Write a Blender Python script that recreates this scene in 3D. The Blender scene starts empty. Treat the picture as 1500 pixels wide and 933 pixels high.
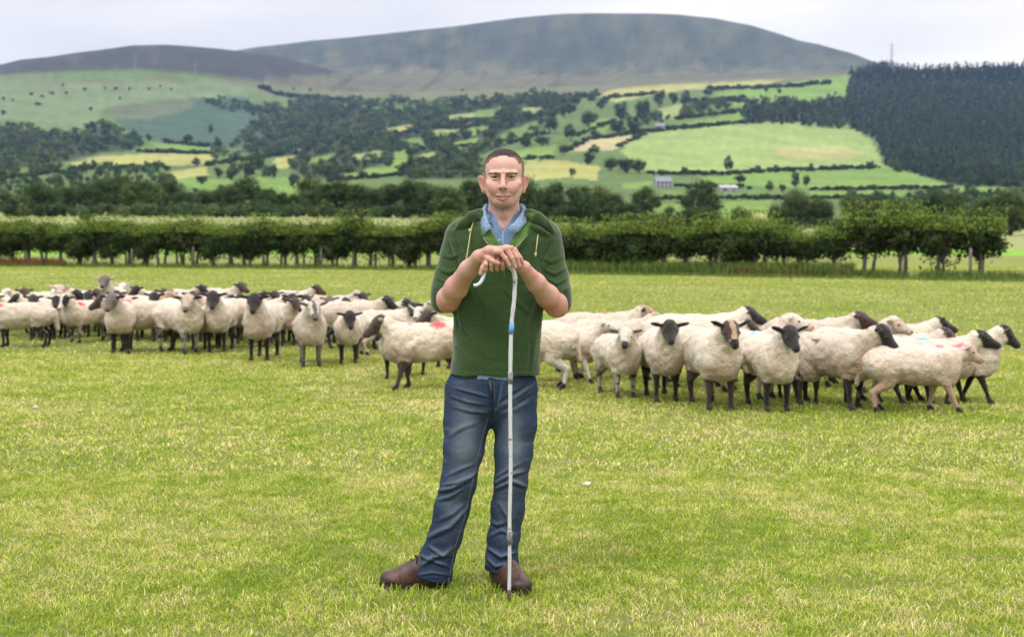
import bpy, math, random
import numpy as np
from mathutils import Vector

# ------------------------------------------------------------------ camera, sky, sun, exposure
scene = bpy.context.scene
COL = scene.collection
FPX = 2083.0                      # focal length in pixels of the 1500 px wide photograph (50 mm)
CH = 1.447                        # camera height
PITCH = math.atan((466.5 - 340.0) / FPX)
cam_d = bpy.data.cameras.new('camera')
cam = bpy.data.objects.new('camera', cam_d)
COL.objects.link(cam)
cam.location = (0, 0, CH)
cam.rotation_euler = (math.pi / 2 - PITCH, 0, 0)
cam_d.sensor_width = 36.0
cam_d.lens = FPX * 36.0 / 1500.0
cam_d.clip_start = 0.1
cam_d.clip_end = 20000
cam_d.dof.use_dof = True
cam_d.dof.focus_distance = 5.6
cam_d.dof.aperture_fstop = 4.5
scene.camera = cam
scene.render.resolution_x = 1024
scene.render.resolution_y = 636

SUN_EL, SUN_AZ = math.radians(58), math.radians(215)   # azimuth clockwise from +Y; behind the camera, to the left
world = bpy.data.worlds.new('World')
scene.world = world
world.use_nodes = True
nt = world.node_tree
nt.nodes.clear()
N = nt.nodes.new; L = nt.links.new
w_out = N('ShaderNodeOutputWorld')
bg_sky = N('ShaderNodeBackground'); bg_cloud = N('ShaderNodeBackground'); mixs = N('ShaderNodeMixShader')
sky = N('ShaderNodeTexSky'); sky.sky_type = 'NISHITA'; sky.sun_disc = False
sky.sun_elevation = SUN_EL; sky.sun_rotation = SUN_AZ
L(sky.outputs[0], bg_sky.inputs[0]); bg_sky.inputs[1].default_value = 0.1
tc = N('ShaderNodeTexCoord'); sep = N('ShaderNodeSeparateXYZ'); L(tc.outputs['Generated'], sep.inputs[0])
# flat cloud layer: direction divided by height gives clouds that recede to the horizon
zc = N('ShaderNodeMath'); zc.operation = 'MAXIMUM'; L(sep.outputs[2], zc.inputs[0]); zc.inputs[1].default_value = 0.0
za = N('ShaderNodeMath'); za.operation = 'ADD'; L(zc.outputs[0], za.inputs[0]); za.inputs[1].default_value = 0.16
dx = N('ShaderNodeMath'); dx.operation = 'DIVIDE'; L(sep.outputs[0], dx.inputs[0]); L(za.outputs[0], dx.inputs[1])
dy = N('ShaderNodeMath'); dy.operation = 'DIVIDE'; L(sep.outputs[1], dy.inputs[0]); L(za.outputs[0], dy.inputs[1])
cmb = N('ShaderNodeCombineXYZ'); L(dx.outputs[0], cmb.inputs[0]); L(dy.outputs[0], cmb.inputs[1])
cn = N('ShaderNodeTexNoise'); cn.inputs['Scale'].default_value = 0.9; cn.inputs['Detail'].default_value = 6
cn.inputs['Roughness'].default_value = 0.5; L(cmb.outputs[0], cn.inputs['Vector'])
# a little brighter to the right, where the cloud is thinner
rx = N('ShaderNodeMath'); rx.operation = 'MULTIPLY_ADD'; L(sep.outputs[0], rx.inputs[0]); rx.inputs[1].default_value = 0.35
L(cn.outputs[0], rx.inputs[2])
cr = N('ShaderNodeValToRGB')
cr.color_ramp.elements[0].position = 0.33; cr.color_ramp.elements[0].color = (0.86, 0.85, 0.90, 1)
cr.color_ramp.elements[1].position = 0.66; cr.color_ramp.elements[1].color = (1.24, 1.16, 1.09, 1)
L(rx.outputs[0], cr.inputs[0]); L(cr.outputs[0], bg_cloud.inputs[0])
# overcast sky: about 2.5 times brighter overhead than at the horizon
st = N('ShaderNodeMapRange'); st.interpolation_type = 'SMOOTHSTEP'
L(sep.outputs[2], st.inputs[0])
st.inputs[1].default_value = 0.16; st.inputs[2].default_value = 0.75
st.inputs[3].default_value = 1.0; st.inputs[4].default_value = 2.35
L(st.outputs[0], bg_cloud.inputs[1])
mixs.inputs[0].default_value = 0.92
L(bg_sky.outputs[0], mixs.inputs[1]); L(bg_cloud.outputs[0], mixs.inputs[2]); L(mixs.outputs[0], w_out.inputs[0])

sun_d = bpy.data.lights.new('sun', 'SUN'); sun_d.energy = 1.5; sun_d.angle = math.radians(10); sun_d.color = (1.0, 0.96, 0.9)
sun = bpy.data.objects.new('sun', sun_d); COL.objects.link(sun)
sdir = Vector((math.sin(SUN_AZ) * math.cos(SUN_EL), math.cos(SUN_AZ) * math.cos(SUN_EL), math.sin(SUN_EL)))
sun.rotation_euler = sdir.to_track_quat('Z', 'Y').to_euler()
sun.location = (0, 0, 30)

scene.view_settings.view_transform = 'Standard'
scene.view_settings.look = 'None'
scene.view_settings.exposure = 0.09
scene.view_settings.gamma = 1.0
scene.view_settings.use_curve_mapping = False

HAZE_DENSITY = 5.2e-5

# ------------------------------------------------------------------ helpers
rng = np.random.default_rng(7)
random.seed(7)
_ct, _st = math.cos(PITCH), math.sin(PITCH)

def pix(px, py, D):
    """point of the place seen at photograph pixel (px, py) at distance D along +Y"""
    px = np.asarray(px, float); py = np.asarray(py, float); D = np.asarray(D, float)
    a = (px - 750.0) / FPX; b = (466.5 - py) / FPX
    ry = _ct + b * _st; rz = b * _ct - _st
    return np.stack(np.broadcast_arrays(a / ry * D, D, CH + rz / ry * D), -1)

def depth_ground(py):
    b = (466.5 - py) / FPX
    return -CH * (_ct + b * _st) / (b * _ct - _st)

_lat = np.random.default_rng(3).random((64, 64, 64)).astype(np.float32)
def vnoise(P, scale=1.0, seed=0):
    """smooth value noise in [-1, 1] for an (n,3) array"""
    Q = np.asarray(P, np.float32) * scale + seed * 7.31 + 100.0
    i = np.floor(Q).astype(int); f = Q - i; f = f * f * (3 - 2 * f)
    r = 0
    for a in (0, 1):
        for b in (0, 1):
            for c in (0, 1):
                w = (f[:, 0] if a else 1 - f[:, 0]) * (f[:, 1] if b else 1 - f[:, 1]) * (f[:, 2] if c else 1 - f[:, 2])
                r = r + w * _lat[(i[:, 0] + a) & 63, (i[:, 1] + b) & 63, (i[:, 2] + c) & 63]
    return r * 2 - 1

def fbm(P, scale=1.0, seed=0, oct=4):
    r = 0; a = 1; t = 0
    for o in range(oct):
        r = r + a * vnoise(P, scale * 2 ** o, seed + o); t += a; a *= .5
    return r / t

def mesh_np(name, V, quads=None, tris=None, color=None, smooth=True):
    me = bpy.data.meshes.new(name)
    V = np.asarray(V, np.float32)
    nq = 0 if quads is None else len(quads); ntr = 0 if tris is None else len(tris)
    loops = []
    if nq: loops.append(np.asarray(quads, np.int32).ravel())
    if ntr: loops.append(np.asarray(tris, np.int32).ravel())
    loops = np.concatenate(loops)
    me.vertices.add(len(V)); me.vertices.foreach_set('co', V.ravel())
    me.loops.add(len(loops)); me.loops.foreach_set('vertex_index', loops)
    me.polygons.add(nq + ntr)
    starts = np.concatenate([np.arange(nq) * 4, nq * 4 + np.arange(ntr) * 3]).astype(np.int32)
    me.polygons.foreach_set('loop_start', starts)
    me.polygons.foreach_set('use_smooth', np.full(nq + ntr, smooth))
    if color is not None:
        ca = me.color_attributes.new('Col', 'FLOAT_COLOR', 'POINT')
        C4 = np.ones((len(V), 4), np.float32); C4[:, :3] = color
        ca.data.foreach_set('color', C4.ravel())
    me.update(calc_edges=True); me.validate()
    return me

def obj(name, me, mat=None, parent=None, loc=None, rotz=0, scale=None):
    if mat is not None and not me.materials: me.materials.append(mat)
    o = bpy.data.objects.new(name, me); COL.objects.link(o)
    if loc is not None: o.location = loc
    o.rotation_euler[2] = rotz
    if scale is not None: o.scale = (scale,) * 3 if np.isscalar(scale) else scale
    if parent is not None: o.parent = parent
    return o

def tag(o, label=None, cat=None, group=None, kind=None):
    if label: o['label'] = label
    if cat: o['category'] = cat
    if group: o['group'] = group
    if kind: o['kind'] = kind
    return o

def empty(name, loc=(0, 0, 0), rotz=0, scale=1.0):
    o = bpy.data.objects.new(name, None); COL.objects.link(o)
    o.location = loc; o.rotation_euler[2] = rotz; o.scale = (scale,) * 3
    o.empty_display_size = 0.2
    return o

class MB:
    """collects simple shapes into one mesh"""
    def __init__(s): s.v = []; s.q = []; s.t = []; s.n = 0
    def add(s, V, quads=(), tris=()):
        V = np.asarray(V, float)
        s.v.append(V)
        if len(quads): s.q.append(np.asarray(quads) + s.n)
        if len(tris): s.t.append(np.asarray(tris) + s.n)
        s.n += len(V)
    def box(s, c, h, rz=0):
        c = np.asarray(c, float); hx, hy, hz = h
        V = np.array([[x * hx, y * hy, z * hz] for z in (-1, 1) for y in (-1, 1) for x in (-1, 1)], float)
        cs, sn = math.cos(rz), math.sin(rz)
        V = np.stack([V[:, 0] * cs - V[:, 1] * sn, V[:, 0] * sn + V[:, 1] * cs, V[:, 2]], 1) + c
        s.add(V, [(0, 2, 3, 1), (4, 5, 7, 6), (0, 1, 5, 4), (2, 6, 7, 3), (0, 4, 6, 2), (1, 3, 7, 5)])
    def tube(s, pts, radii, n=8, cap=True):
        pts = np.asarray(pts, float); m = len(pts)
        radii = np.full(m, radii) if np.isscalar(radii) else np.asarray(radii, float)
        T = np.gradient(pts, axis=0); T /= np.linalg.norm(T, axis=1)[:, None] + 1e-9
        ref = np.array([0, 0, 1.0]) if abs(T[0, 2]) < .9 else np.array([0, 1.0, 0])
        V = []
        a = np.linspace(0, 2 * math.pi, n, endpoint=False)
        u = np.cross(T[0], ref); u /= np.linalg.norm(u)
        for k in range(m):
            u = u - T[k] * u.dot(T[k]); u /= np.linalg.norm(u) + 1e-9
            w = np.cross(T[k], u)
            V.append(pts[k] + radii[k] * (np.cos(a)[:, None] * u + np.sin(a)[:, None] * w))
        V = np.concatenate(V)
        q = [(k * n + i, k * n + (i + 1) % n, (k + 1) * n + (i + 1) % n, (k + 1) * n + i) for k in range(m - 1) for i in range(n)]
        t = []
        if cap:
            V = np.concatenate([V, pts[:1], pts[-1:]])
            c0, c1 = m * n, m * n + 1
            t = [(c0, (i + 1) % n, i) for i in range(n)] + [(c1, (m - 1) * n + i, (m - 1) * n + (i + 1) % n) for i in range(n)]
        s.add(V, q, t)
    def build(s, name, mat, parent=None, smooth=True, **k):
        me = s.mesh(name, smooth)
        return obj(name, me, mat, parent, **k)
    def mesh(s, name, smooth=True, color=None):
        return mesh_np(name, np.concatenate(s.v), np.concatenate(s.q) if s.q else None, np.concatenate(s.t) if s.t else None, color, smooth)

# ---- materials
def mat_new(name):
    m = bpy.data.materials.new(name); m.use_nodes = True
    b = m.node_tree.nodes['Principled BSDF']
    return m, m.node_tree, b

def mat_col(name, color=None, rough=0.8, spec=0.3, attr=False, nscale=20, namt=0.15, bump=0.0, bscale=80, bdist=0.01,
            sheen=0.0, trans=0.0, coords='Object', metal=0.0, sss=0.0, bdetail=3, sat=0.0):
    """principled material: own colour (flat or per-point), broken up by noise, with a bump"""
    m, t, b = mat_new(name)
    nn = t.nodes.new; lk = t.links.new
    tcn = nn('ShaderNodeTexCoord')
    if attr:
        a = nn('ShaderNodeAttribute'); a.attribute_name = 'Col'; src = a.outputs['Color']
    else:
        a = nn('ShaderNodeRGB'); a.outputs[0].default_value = (*color, 1); src = a.outputs[0]
    no = nn('ShaderNodeTexNoise'); no.inputs['Scale'].default_value = nscale; no.inputs['Detail'].default_value = 5
    lk(tcn.outputs[coords], no.inputs['Vector'])
    mr = nn('ShaderNodeMapRange'); lk(no.outputs[0], mr.inputs[0])
    mr.inputs[1].default_value = .25; mr.inputs[2].default_value = .75
    mr.inputs[3].default_value = 1 - namt; mr.inputs[4].default_value = 1 + namt
    mu = nn('ShaderNodeVectorMath'); mu.operation = 'SCALE'; lk(src, mu.inputs[0]); lk(mr.outputs[0], mu.inputs['Scale'])
    lk(mu.outputs[0], b.inputs['Base Color'])
    b.inputs['Roughness'].default_value = rough
    b.inputs['Specular IOR Level'].default_value = spec
    b.inputs['Metallic'].default_value = metal
    if sheen: b.inputs['Sheen Weight'].default_value = sheen
    if sss:
        b.inputs['Subsurface Weight'].default_value = sss
        b.inputs['Subsurface Radius'].default_value = (0.012, 0.005, 0.003); b.inputs['Subsurface Scale'].default_value = 1.0
    if bump:
        bn = nn('ShaderNodeTexNoise'); bn.inputs['Scale'].default_value = bscale; bn.inputs['Detail'].default_value = bdetail
        lk(tcn.outputs[coords], bn.inputs['Vector'])
        bp = nn('ShaderNodeBump'); bp.inputs['Strength'].default_value = bump; bp.inputs['Distance'].default_value = bdist
        lk(bn.outputs[0], bp.inputs['Height']); lk(bp.outputs[0], b.inputs['Normal'])
    if trans:
        tr = nn('ShaderNodeBsdfTranslucent'); lk(mu.outputs[0], tr.inputs[0])
        mx = nn('ShaderNodeMixShader'); mx.inputs[0].default_value = trans
        out = [n for n in t.nodes if n.type == 'OUTPUT_MATERIAL'][0]
        lk(b.outputs[0], mx.inputs[1]); lk(tr.outputs[0], mx.inputs[2]); lk(mx.outputs[0], out.inputs[0])
    return m

# ---- implicit modelling: smooth unions of tapered limbs and ellipsoids, surfaced with surface nets
class Field:
    def __init__(s, lo, hi, cell):
        s.lo = np.asarray(lo, float); s.c = cell
        s.n = np.ceil((np.asarray(hi, float) - s.lo) / cell).astype(int) + 1
        s.F = np.full(s.n, 0.2, np.float32); s.T = np.zeros(s.n, np.int8)
        s.ax = [(s.lo[k] + cell * np.arange(s.n[k])).astype(np.float32) for k in range(3)]
    def region(s, lo, hi):
        a = np.clip(np.floor((np.asarray(lo) - s.lo) / s.c).astype(int), 0, s.n)
        b = np.clip(np.ceil((np.asarray(hi) - s.lo) / s.c).astype(int) + 1, 0, s.n)
        sl = tuple(slice(a[k], b[k]) for k in range(3))
        X = s.ax[0][sl[0]][:, None, None]; Y = s.ax[1][sl[1]][None, :, None]; Z = s.ax[2][sl[2]][None, None, :]
        return sl, X, Y, Z
    def comb(s, sl, d, k, tg, sub=False):
        F = s.F[sl]
        if F.size == 0: return
        d = d.astype(np.float32)
        if sub:
            h = np.maximum(k - np.abs(F + d), 0) / k if k > 0 else 0
            s.F[sl] = np.maximum(F, -d) + h * h * k * .25
            if tg is not None:
                m = (-d > F - k * .3) ; s.T[sl] = np.where(m, tg, s.T[sl])
            return
        if tg is not None: s.T[sl] = np.where(d < F, tg, s.T[sl])
        if k > 0:
            h = np.maximum(k - np.abs(F - d), 0) / k
            s.F[sl] = np.minimum(F, d) - h * h * k * .25
        else: s.F[sl] = np.minimum(F, d)
    def cone(s, a, b, ra, rb, k=.01, tg=None, sub=False, flat=None):
        """tapered capsule; flat=(axis vector, factor) squashes it along an axis"""
        a = np.asarray(a, float); b = np.asarray(b, float); R = max(ra, rb) + k + 2 * s.c
        sl, X, Y, Z = s.region(np.minimum(a, b) - R, np.maximum(a, b) + R)
        d = b - a; L2 = max(float(d.dot(d)), 1e-12)
        px, py, pz = X - a[0], Y - a[1], Z - a[2]
        h = np.clip((px * d[0] + py * d[1] + pz * d[2]) / L2, 0, 1)
        qx, qy, qz = px - h * d[0], py - h * d[1], pz - h * d[2]
        if flat is not None:
            n, f = flat; n = np.asarray(n, float); n = n / np.linalg.norm(n)
            e = (qx * n[0] + qy * n[1] + qz * n[2]) * (1 / f - 1)
            qx, qy, qz = qx + e * n[0], qy + e * n[1], qz + e * n[2]
        s.comb(sl, np.sqrt(qx * qx + qy * qy + qz * qz) - (ra + (rb - ra) * h), k, tg, sub)
    def chain(s, pts, rs, k=.01, tg=None, **kw):
        for i in range(len(pts) - 1): s.cone(pts[i], pts[i + 1], rs[i], rs[i + 1], k, tg, **kw)
    def ell(s, c, r, k=.01, tg=None, rot=None, sub=False):
        """ellipsoid; rot = 3x3 matrix with the local axes as rows"""
        c = np.asarray(c, float); r = np.asarray(r, float); R = r.max() + k + 2 * s.c
        sl, X, Y, Z = s.region(c - R, c + R)
        x, y, z = X - c[0], Y - c[1], Z - c[2]
        if rot is not None:
            rot = np.asarray(rot)
            x, y, z = (rot[0, 0] * x + rot[0, 1] * y + rot[0, 2] * z, rot[1, 0] * x + rot[1, 1] * y + rot[1, 2] * z,
                       rot[2, 0] * x + rot[2, 1] * y + rot[2, 2] * z)
        k0 = np.sqrt((x / r[0]) ** 2 + (y / r[1]) ** 2 + (z / r[2]) ** 2)
        k1 = np.sqrt((x / r[0] ** 2) ** 2 + (y / r[1] ** 2) ** 2 + (z / r[2] ** 2) ** 2) + 1e-6
        s.comb(sl, k0 * (k0 - 1) / k1, k, tg, sub)
    def func(s, lo, hi, fn, k=.01, tg=None, sub=False):
        sl, X, Y, Z = s.region(lo, hi)
        s.comb(sl, np.broadcast_to(fn(X, Y, Z), s.F[sl].shape), k, tg, sub)
    def surface(s):
        F = s.F; nx, ny, nz = s.n
        I = F < 0
        c = np.zeros((nx - 1, ny - 1, nz - 1), np.uint8)
        for a in (0, 1):
            for b in (0, 1):
                for d in (0, 1):
                    c += I[a:nx - 1 + a, b:ny - 1 + b, d:nz - 1 + d]
        act = np.flatnonzero((c > 0) & (c < 8))
        sh = c.shape
        i, j, k = np.unravel_index(act, sh)
        corner = {}
        for a in (0, 1):
            for b in (0, 1):
                for d in (0, 1): corner[a, b, d] = F[i + a, j + b, k + d]
        acc = np.zeros((len(act), 3), np.float32); cnt = np.zeros(len(act), np.float32)
        for ax in range(3):
            for u in (0, 1):
                for v in (0, 1):
                    p = [u, v]; p.insert(ax, 0); q = [u, v]; q.insert(ax, 1)
                    f0, f1 = corner[tuple(p)], corner[tuple(q)]
                    m = (f0 < 0) != (f1 < 0)
                    t = np.where(m, f0 / np.where(m, f0 - f1, 1), 0)
                    P = np.tile(np.array(p, np.float32), (len(act), 1)); P[:, ax] = t
                    acc += P * m[:, None]; cnt += m
        V = (np.stack([i, j, k], 1) + acc / cnt[:, None]) * s.c + s.lo
        tags = s.T[i, j, k]
        # prefer the highest tag among corners next to the surface for crisp small parts
        Q = []
        for ax in range(3):
            sl0 = [slice(1, n - 1) for n in (nx, ny, nz)]; sl1 = list(sl0)
            sl0[ax] = slice(0, s.n[ax] - 1); sl1[ax] = slice(1, s.n[ax])
            A = I[tuple(sl0)]; B = I[tuple(sl1)]
            for flip, M in ((False, A & ~B), (True, ~A & B)):
                idx = np.array(np.nonzero(M)).T
                if not len(idx): continue
                off = np.array([1, 1, 1]); off[ax] = 0
                idx = idx + off
                o1, o2 = [(1, 2), (2, 0), (0, 1)][ax]
                quad = []
                for du, dv in ((0, 0), (1, 0), (1, 1), (0, 1)):
                    q = idx.copy(); q[:, o1] -= du; q[:, o2] -= dv
                    fl = np.ravel_multi_index((q[:, 0], q[:, 1], q[:, 2]), sh)
                    quad.append(np.searchsorted(act, fl))
                quad = np.stack(quad, 1)
                if flip: quad = quad[:, ::-1]
                Q.append(quad)
        return V, np.concatenate(Q), tags

def normals(V, Q):
    n = np.cross(V[Q[:, 2]] - V[Q[:, 0]], V[Q[:, 3]] - V[Q[:, 1]])
    out = np.zeros_like(V)
    for c in range(4): np.add.at(out, Q[:, c], n)
    return out / (np.linalg.norm(out, axis=1)[:, None] + 1e-12)

def relax(V, Q, it=1, f=0.5):
    E = np.concatenate([Q[:, [0, 1]], Q[:, [1, 2]], Q[:, [2, 3]], Q[:, [3, 0]]])
    deg = np.bincount(E.ravel(), minlength=len(V)).astype(np.float32)[:, None]
    for _ in range(it):
        s = np.stack([np.bincount(E[:, 0], V[E[:, 1], c], len(V)) + np.bincount(E[:, 1], V[E[:, 0], c], len(V)) for c in range(3)], 1)
        V = V + f * (s / np.maximum(deg, 1) - V)
    return V

def inpoly(x, y, poly):
    poly = np.asarray(poly, float); r = np.zeros(np.shape(x), bool)
    j = len(poly) - 1
    for i in range(len(poly)):
        xi, yi = poly[i]; xj, yj = poly[j]
        if yi != yj:
            m = ((yi > y) != (yj > y)) & (x < (xj - xi) * (y - yi) / (yj - yi) + xi)
            r ^= m
        j = i
    return r
# ------------------------------------------------------------------ land
# height table: the image row at which the ground stands, per column and distance
TC = np.array([-400, 0, 200, 400, 600, 750, 900, 1050, 1200, 1350, 1500, 1900], float)
TD = np.array([84, 120, 200, 300, 500, 800, 1200, 1700, 2300, 3000, 3600, 4200, 4900, 6000], float)
TP = np.array([
 [376.0] * 12,
 [352, 352, 352, 352, 354, 357, 360, 361, 361, 361, 361, 361],
 [319, 319, 319, 320, 323, 331, 341, 346, 347, 348, 349, 349],
 [314, 314, 314, 315, 317, 323, 330, 336, 338, 338, 340, 340],
 [302, 302, 302, 302, 302, 304, 309, 314, 316, 316, 318, 318],
 [276, 276, 279, 279, 276, 279, 283, 288, 290, 291, 292, 292],
 [250, 250, 250, 248, 245, 242, 242, 250, 262, 267, 268, 268],
 [225, 225, 222, 228, 217, 205, 198, 200, 215, 225, 225, 225],
 [185, 180, 192, 208, 185, 168, 152, 150, 155, 150, 145, 145],
 [130, 126, 140, 168, 150, 138, 130, 120, 112, 100, 96, 96],
 [105, 93, 67, 76, 120, 122, 119, 114, 108, 105, 105, 105],
 [130, 120, 100, 110, 112, 108, 105, 104, 104, 110, 120, 120],
 [140, 130, 84, 68, 45, 27, 19, 28, 70, 110, 130, 130],
 [220, 200, 160, 150, 130, 110, 100, 110, 130, 160, 180, 180]], float)
SKY_X = np.array([-400, 0, 100, 200, 270, 340, 370, 450, 520, 600, 680, 750, 810, 870, 950, 1000, 1050, 1100, 1140, 1170, 1200, 1250, 1280, 1350, 1900], float)
SKY_M = np.array([180, 130, 110, 90, 84, 76, 71, 60, 54, 46, 37, 28, 22, 20, 20, 22, 28, 38, 50, 60, 65, 79, 92, 112, 140], float)
RID_X = np.array([-400, 0, 30, 70, 110, 150, 190, 240, 290, 340, 400, 460, 520, 600, 1900], float)
RID_P = np.array([110, 95, 88, 84, 78, 73, 67, 66, 69, 74, 82, 97, 112, 124, 124], float)

def table_col(px):
    """rows py at the table distances for the columns px"""
    px = np.atleast_1d(np.asarray(px, float))
    out = np.stack([np.interp(px, TC, TP[r]) for r in range(len(TD))], 1)
    out[:, 10] = np.where(px < 600, np.interp(px, RID_X, RID_P), out[:, 10])
    out[:, 12] = np.interp(px, SKY_X, SKY_M)
    return out

NPX, NDR = 820, 230
gpx = np.linspace(-960, 2340, NPX)
gD = np.exp(np.linspace(math.log(84), math.log(6000), NDR))
_tb = table_col(gpx)
G = np.stack([np.interp(np.log(gD), np.log(TD), _tb[i]) for i in range(NPX)], 0)   # (NPX, NDR)
def blur_ax(A, ax, it):
    for _ in range(it):
        P = np.concatenate([np.take(A, [0], ax), A, np.take(A, [-1], ax)], ax)
        n = A.shape[ax]
        A = .25 * np.take(P, range(n), ax) + .5 * A + .25 * np.take(P, range(2, n + 2), ax)
    return A
_raw = G.copy()
G = blur_ax(G, 1, 10); G = blur_ax(G, 0, 30)
# keep both skylines as drawn
ir = np.argmin(abs(gD - 3600)); im = np.argmin(abs(gD - 4900))
for k in range(NPX):
    e = G[k, im] - np.interp(gpx[k], SKY_X, SKY_M)
    G[k] -= e * np.exp(-((np.arange(NDR) - im) / 9.0) ** 2)
    if gpx[k] < 480:
        e = G[k, ir] - np.interp(gpx[k], RID_X, RID_P)
        G[k] -= e * np.exp(-((np.arange(NDR) - ir) / 5.0) ** 2)
PXg, Dg = np.meshgrid(gpx, gD, indexing='ij')
nz3 = np.stack([PXg.ravel() / 60, np.log(Dg.ravel()) * 8, np.zeros(PXg.size)], 1)
G += (fbm(nz3, 1.0, 3, 5).reshape(G.shape)) * np.clip((Dg - 300) / 1500, 0, 1) * 2.6 * np.where(Dg > 3300, .5, 1)
LV = pix(PXg, G, Dg)
LV[:, 0:2, 2] = np.array([-0.35, -0.06])
LV[..., 2][:, 0] = -0.4
def ground_hit(px, py, dmin=84, dmax=5200):
    """first ground point of the land seen at (px, py)"""
    ci = np.clip((px - gpx[0]) / (gpx[1] - gpx[0]), 0, NPX - 1.001); i = int(ci); f = ci - i
    col = G[i] * (1 - f) + G[i + 1] * f
    ok = np.flatnonzero((gD >= dmin) & (col <= py))
    if not len(ok): return None
    j = ok[0]
    if j == 0: D = gD[0]
    else:
        t = (col[j - 1] - py) / max(col[j - 1] - col[j], 1e-6)
        D = gD[j - 1] + np.clip(t, 0, 1) * (gD[j] - gD[j - 1])
    if D > dmax: return None
    p = pix(px, py, D)
    # height straight from the sheet
    z = np.interp(D, gD, LV[i, :, 2]) * (1 - f) + np.interp(D, gD, LV[i + 1, :, 2]) * f
    return np.array([p[0], p[1], z])

# ground cover (own colour of the vegetation), fields outlined on the hillside
FG = (0.105, 0.170, 0.042); FB = (0.130, 0.215, 0.045); FY = (0.27, 0.27, 0.085); FP = (0.20, 0.245, 0.085); FS = (0.34, 0.30, 0.16)
COVER = [
 ([(-400, 108), (380, 118), (520, 118), (760, 112), (900, 105), (1260, 98), (1260, 120), (900, 140), (700, 150), (500, 145), (380, 138), (-400, 130)], (0.115, 0.125, 0.066)),
 ([(-400, 118), (0, 118), (130, 122), (250, 120), (380, 128), (375, 140), (290, 145), (240, 150), (200, 156), (150, 160), (140, 176), (115, 192), (60, 190), (45, 180), (0, 174), (-400, 174)], (0.115, 0.160, 0.070)),
 ([(150, 158), (290, 143), (350, 145), (420, 165), (400, 190), (350, 218), (280, 212), (200, 205)], (0.045, 0.082, 0.052)),
 ([(150, 158), (200, 152), (290, 143), (280, 160), (220, 175), (170, 176)], (0.085, 0.105, 0.055)),
 ([(644, 171), (716, 163), (710, 177), (665, 183)], FP),
 ([(560, 189), (608, 183), (602, 194), (572, 199)], FY),
 ([(626, 195), (638, 190), (680, 190), (672, 200), (650, 210)], FP),
 ([(743, 159), (794, 159), (800, 165), (779, 174), (764, 170)], FP),
 ([(740, 210), (722, 207), (734, 196), (758, 187), (790, 174), (790, 192)], FG),
 ([(755, 220), (814, 212), (814, 230), (766, 238)], FB),
 ([(771, 236), (830, 236), (878, 244), (875, 265), (830, 260), (785, 265), (760, 262)], FY),
 ([(833, 222), (862, 206), (924, 198), (916, 214), (895, 221)], FS),
 ([(908, 222), (935, 197), (1090, 180), (1240, 182), (1275, 205), (1295, 242), (1190, 252), (1060, 252), (950, 252), (925, 235)], (0.20, 0.27, 0.085)),
 ([(1130, 216), (1230, 214), (1270, 226), (1240, 234), (1150, 232)], (0.27, 0.27, 0.11)),
 ([(1060, 252), (1190, 250), (1295, 242), (1395, 272), (1385, 277), (1190, 277), (1090, 272)], FB),
 ([(844, 193), (889, 171), (900, 174), (889, 195)], FB),
 ([(880, 142), (895, 131), (955, 126), (1050, 121), (1150, 116), (1120, 126), (1010, 132), (960, 140), (900, 150)], FY),
 ([(1050, 136), (1150, 122), (1245, 110), (1240, 142), (1190, 150), (1150, 147), (1090, 157), (1040, 150)], FB),
 ([(962, 161), (1007, 150), (1018, 153), (986, 174), (964, 174)], FP),
 ([(1000, 182), (1085, 165), (1092, 178), (990, 191)], FB),
 ([(217, 209), (316, 217), (316, 222), (241, 222)], FB),
 ([(96, 240), (150, 229), (220, 225), (319, 225), (305, 241), (241, 243), (187, 242), (134, 238), (107, 248)], FY),
 ([(229, 257), (301, 243), (307, 257), (267, 263)], FY),
 ([(229, 263), (307, 262), (339, 263), (339, 277), (301, 280)], FB),
 ([(371, 260), (419, 260), (449, 281), (425, 290), (403, 288), (377, 273)], FB),
 ([(403, 230), (443, 228), (422, 247), (403, 247)], FY),
 ([(499, 257), (521, 252), (542, 247), (571, 244), (577, 223), (595, 220), (598, 239), (579, 252), (547, 260), (510, 265)], FB),
 ([(934, 305), (971, 300), (1006, 297), (1129, 294), (1131, 318), (1099, 326), (1000, 318)], FB),
 ([(1095, 312), (1131, 312), (1131, 330), (1085, 330)], FY),
 ([(910, 268), (958, 265), (955, 278), (913, 276)], FB),
 ([(1017, 260), (1075, 258), (1091, 268), (1060, 276)], FB),
 ([(969, 279), (1145, 279), (1145, 288), (969, 290)], FG),
 ([(1186, 280), (1333, 279), (1330, 287), (1188, 288)], FB),
 ([(1387, 274), (1480, 274), (1427, 288)], FB),
 ([(690, 165), (738, 157), (732, 172), (700, 177)], FG), ([(655, 212), (700, 202), (716, 212), (680, 223)], FB), ([(600, 230), (640, 222), (652, 233), (610, 240)], FP),
 ([(518, 228), (562, 219), (556, 232), (525, 239)], FP), ([(450, 233), (492, 225), (482, 240), (455, 244)], FG), ([(585, 206), (618, 202), (622, 214), (590, 217)], FG), ([(660, 190), (712, 186), (722, 195), (690, 199)], FB),
]
WOODF = (0.030, 0.045, 0.02)
W_CON = [[(1252, 110), (1274, 98), (1300, 97), (1400, 96), (1620, 96), (2100, 100), (2100, 282), (1620, 280), (1400, 272), (1350, 259), (1297, 241), (1282, 203), (1252, 192), (1238, 144), (1242, 128)]]
W_EDGE = [[(1090, 183), (1090, 160), (1112, 152), (1190, 155), (1240, 146), (1256, 192), (1180, 186)], [(1240, 110), (1300, 104), (1300, 112), (1240, 118)], [(1300, 250), (1360, 262), (1420, 274), (1620, 285), (2100, 287), (2100, 250), (1620, 240), (1420, 245), (1330, 225)]]
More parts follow.
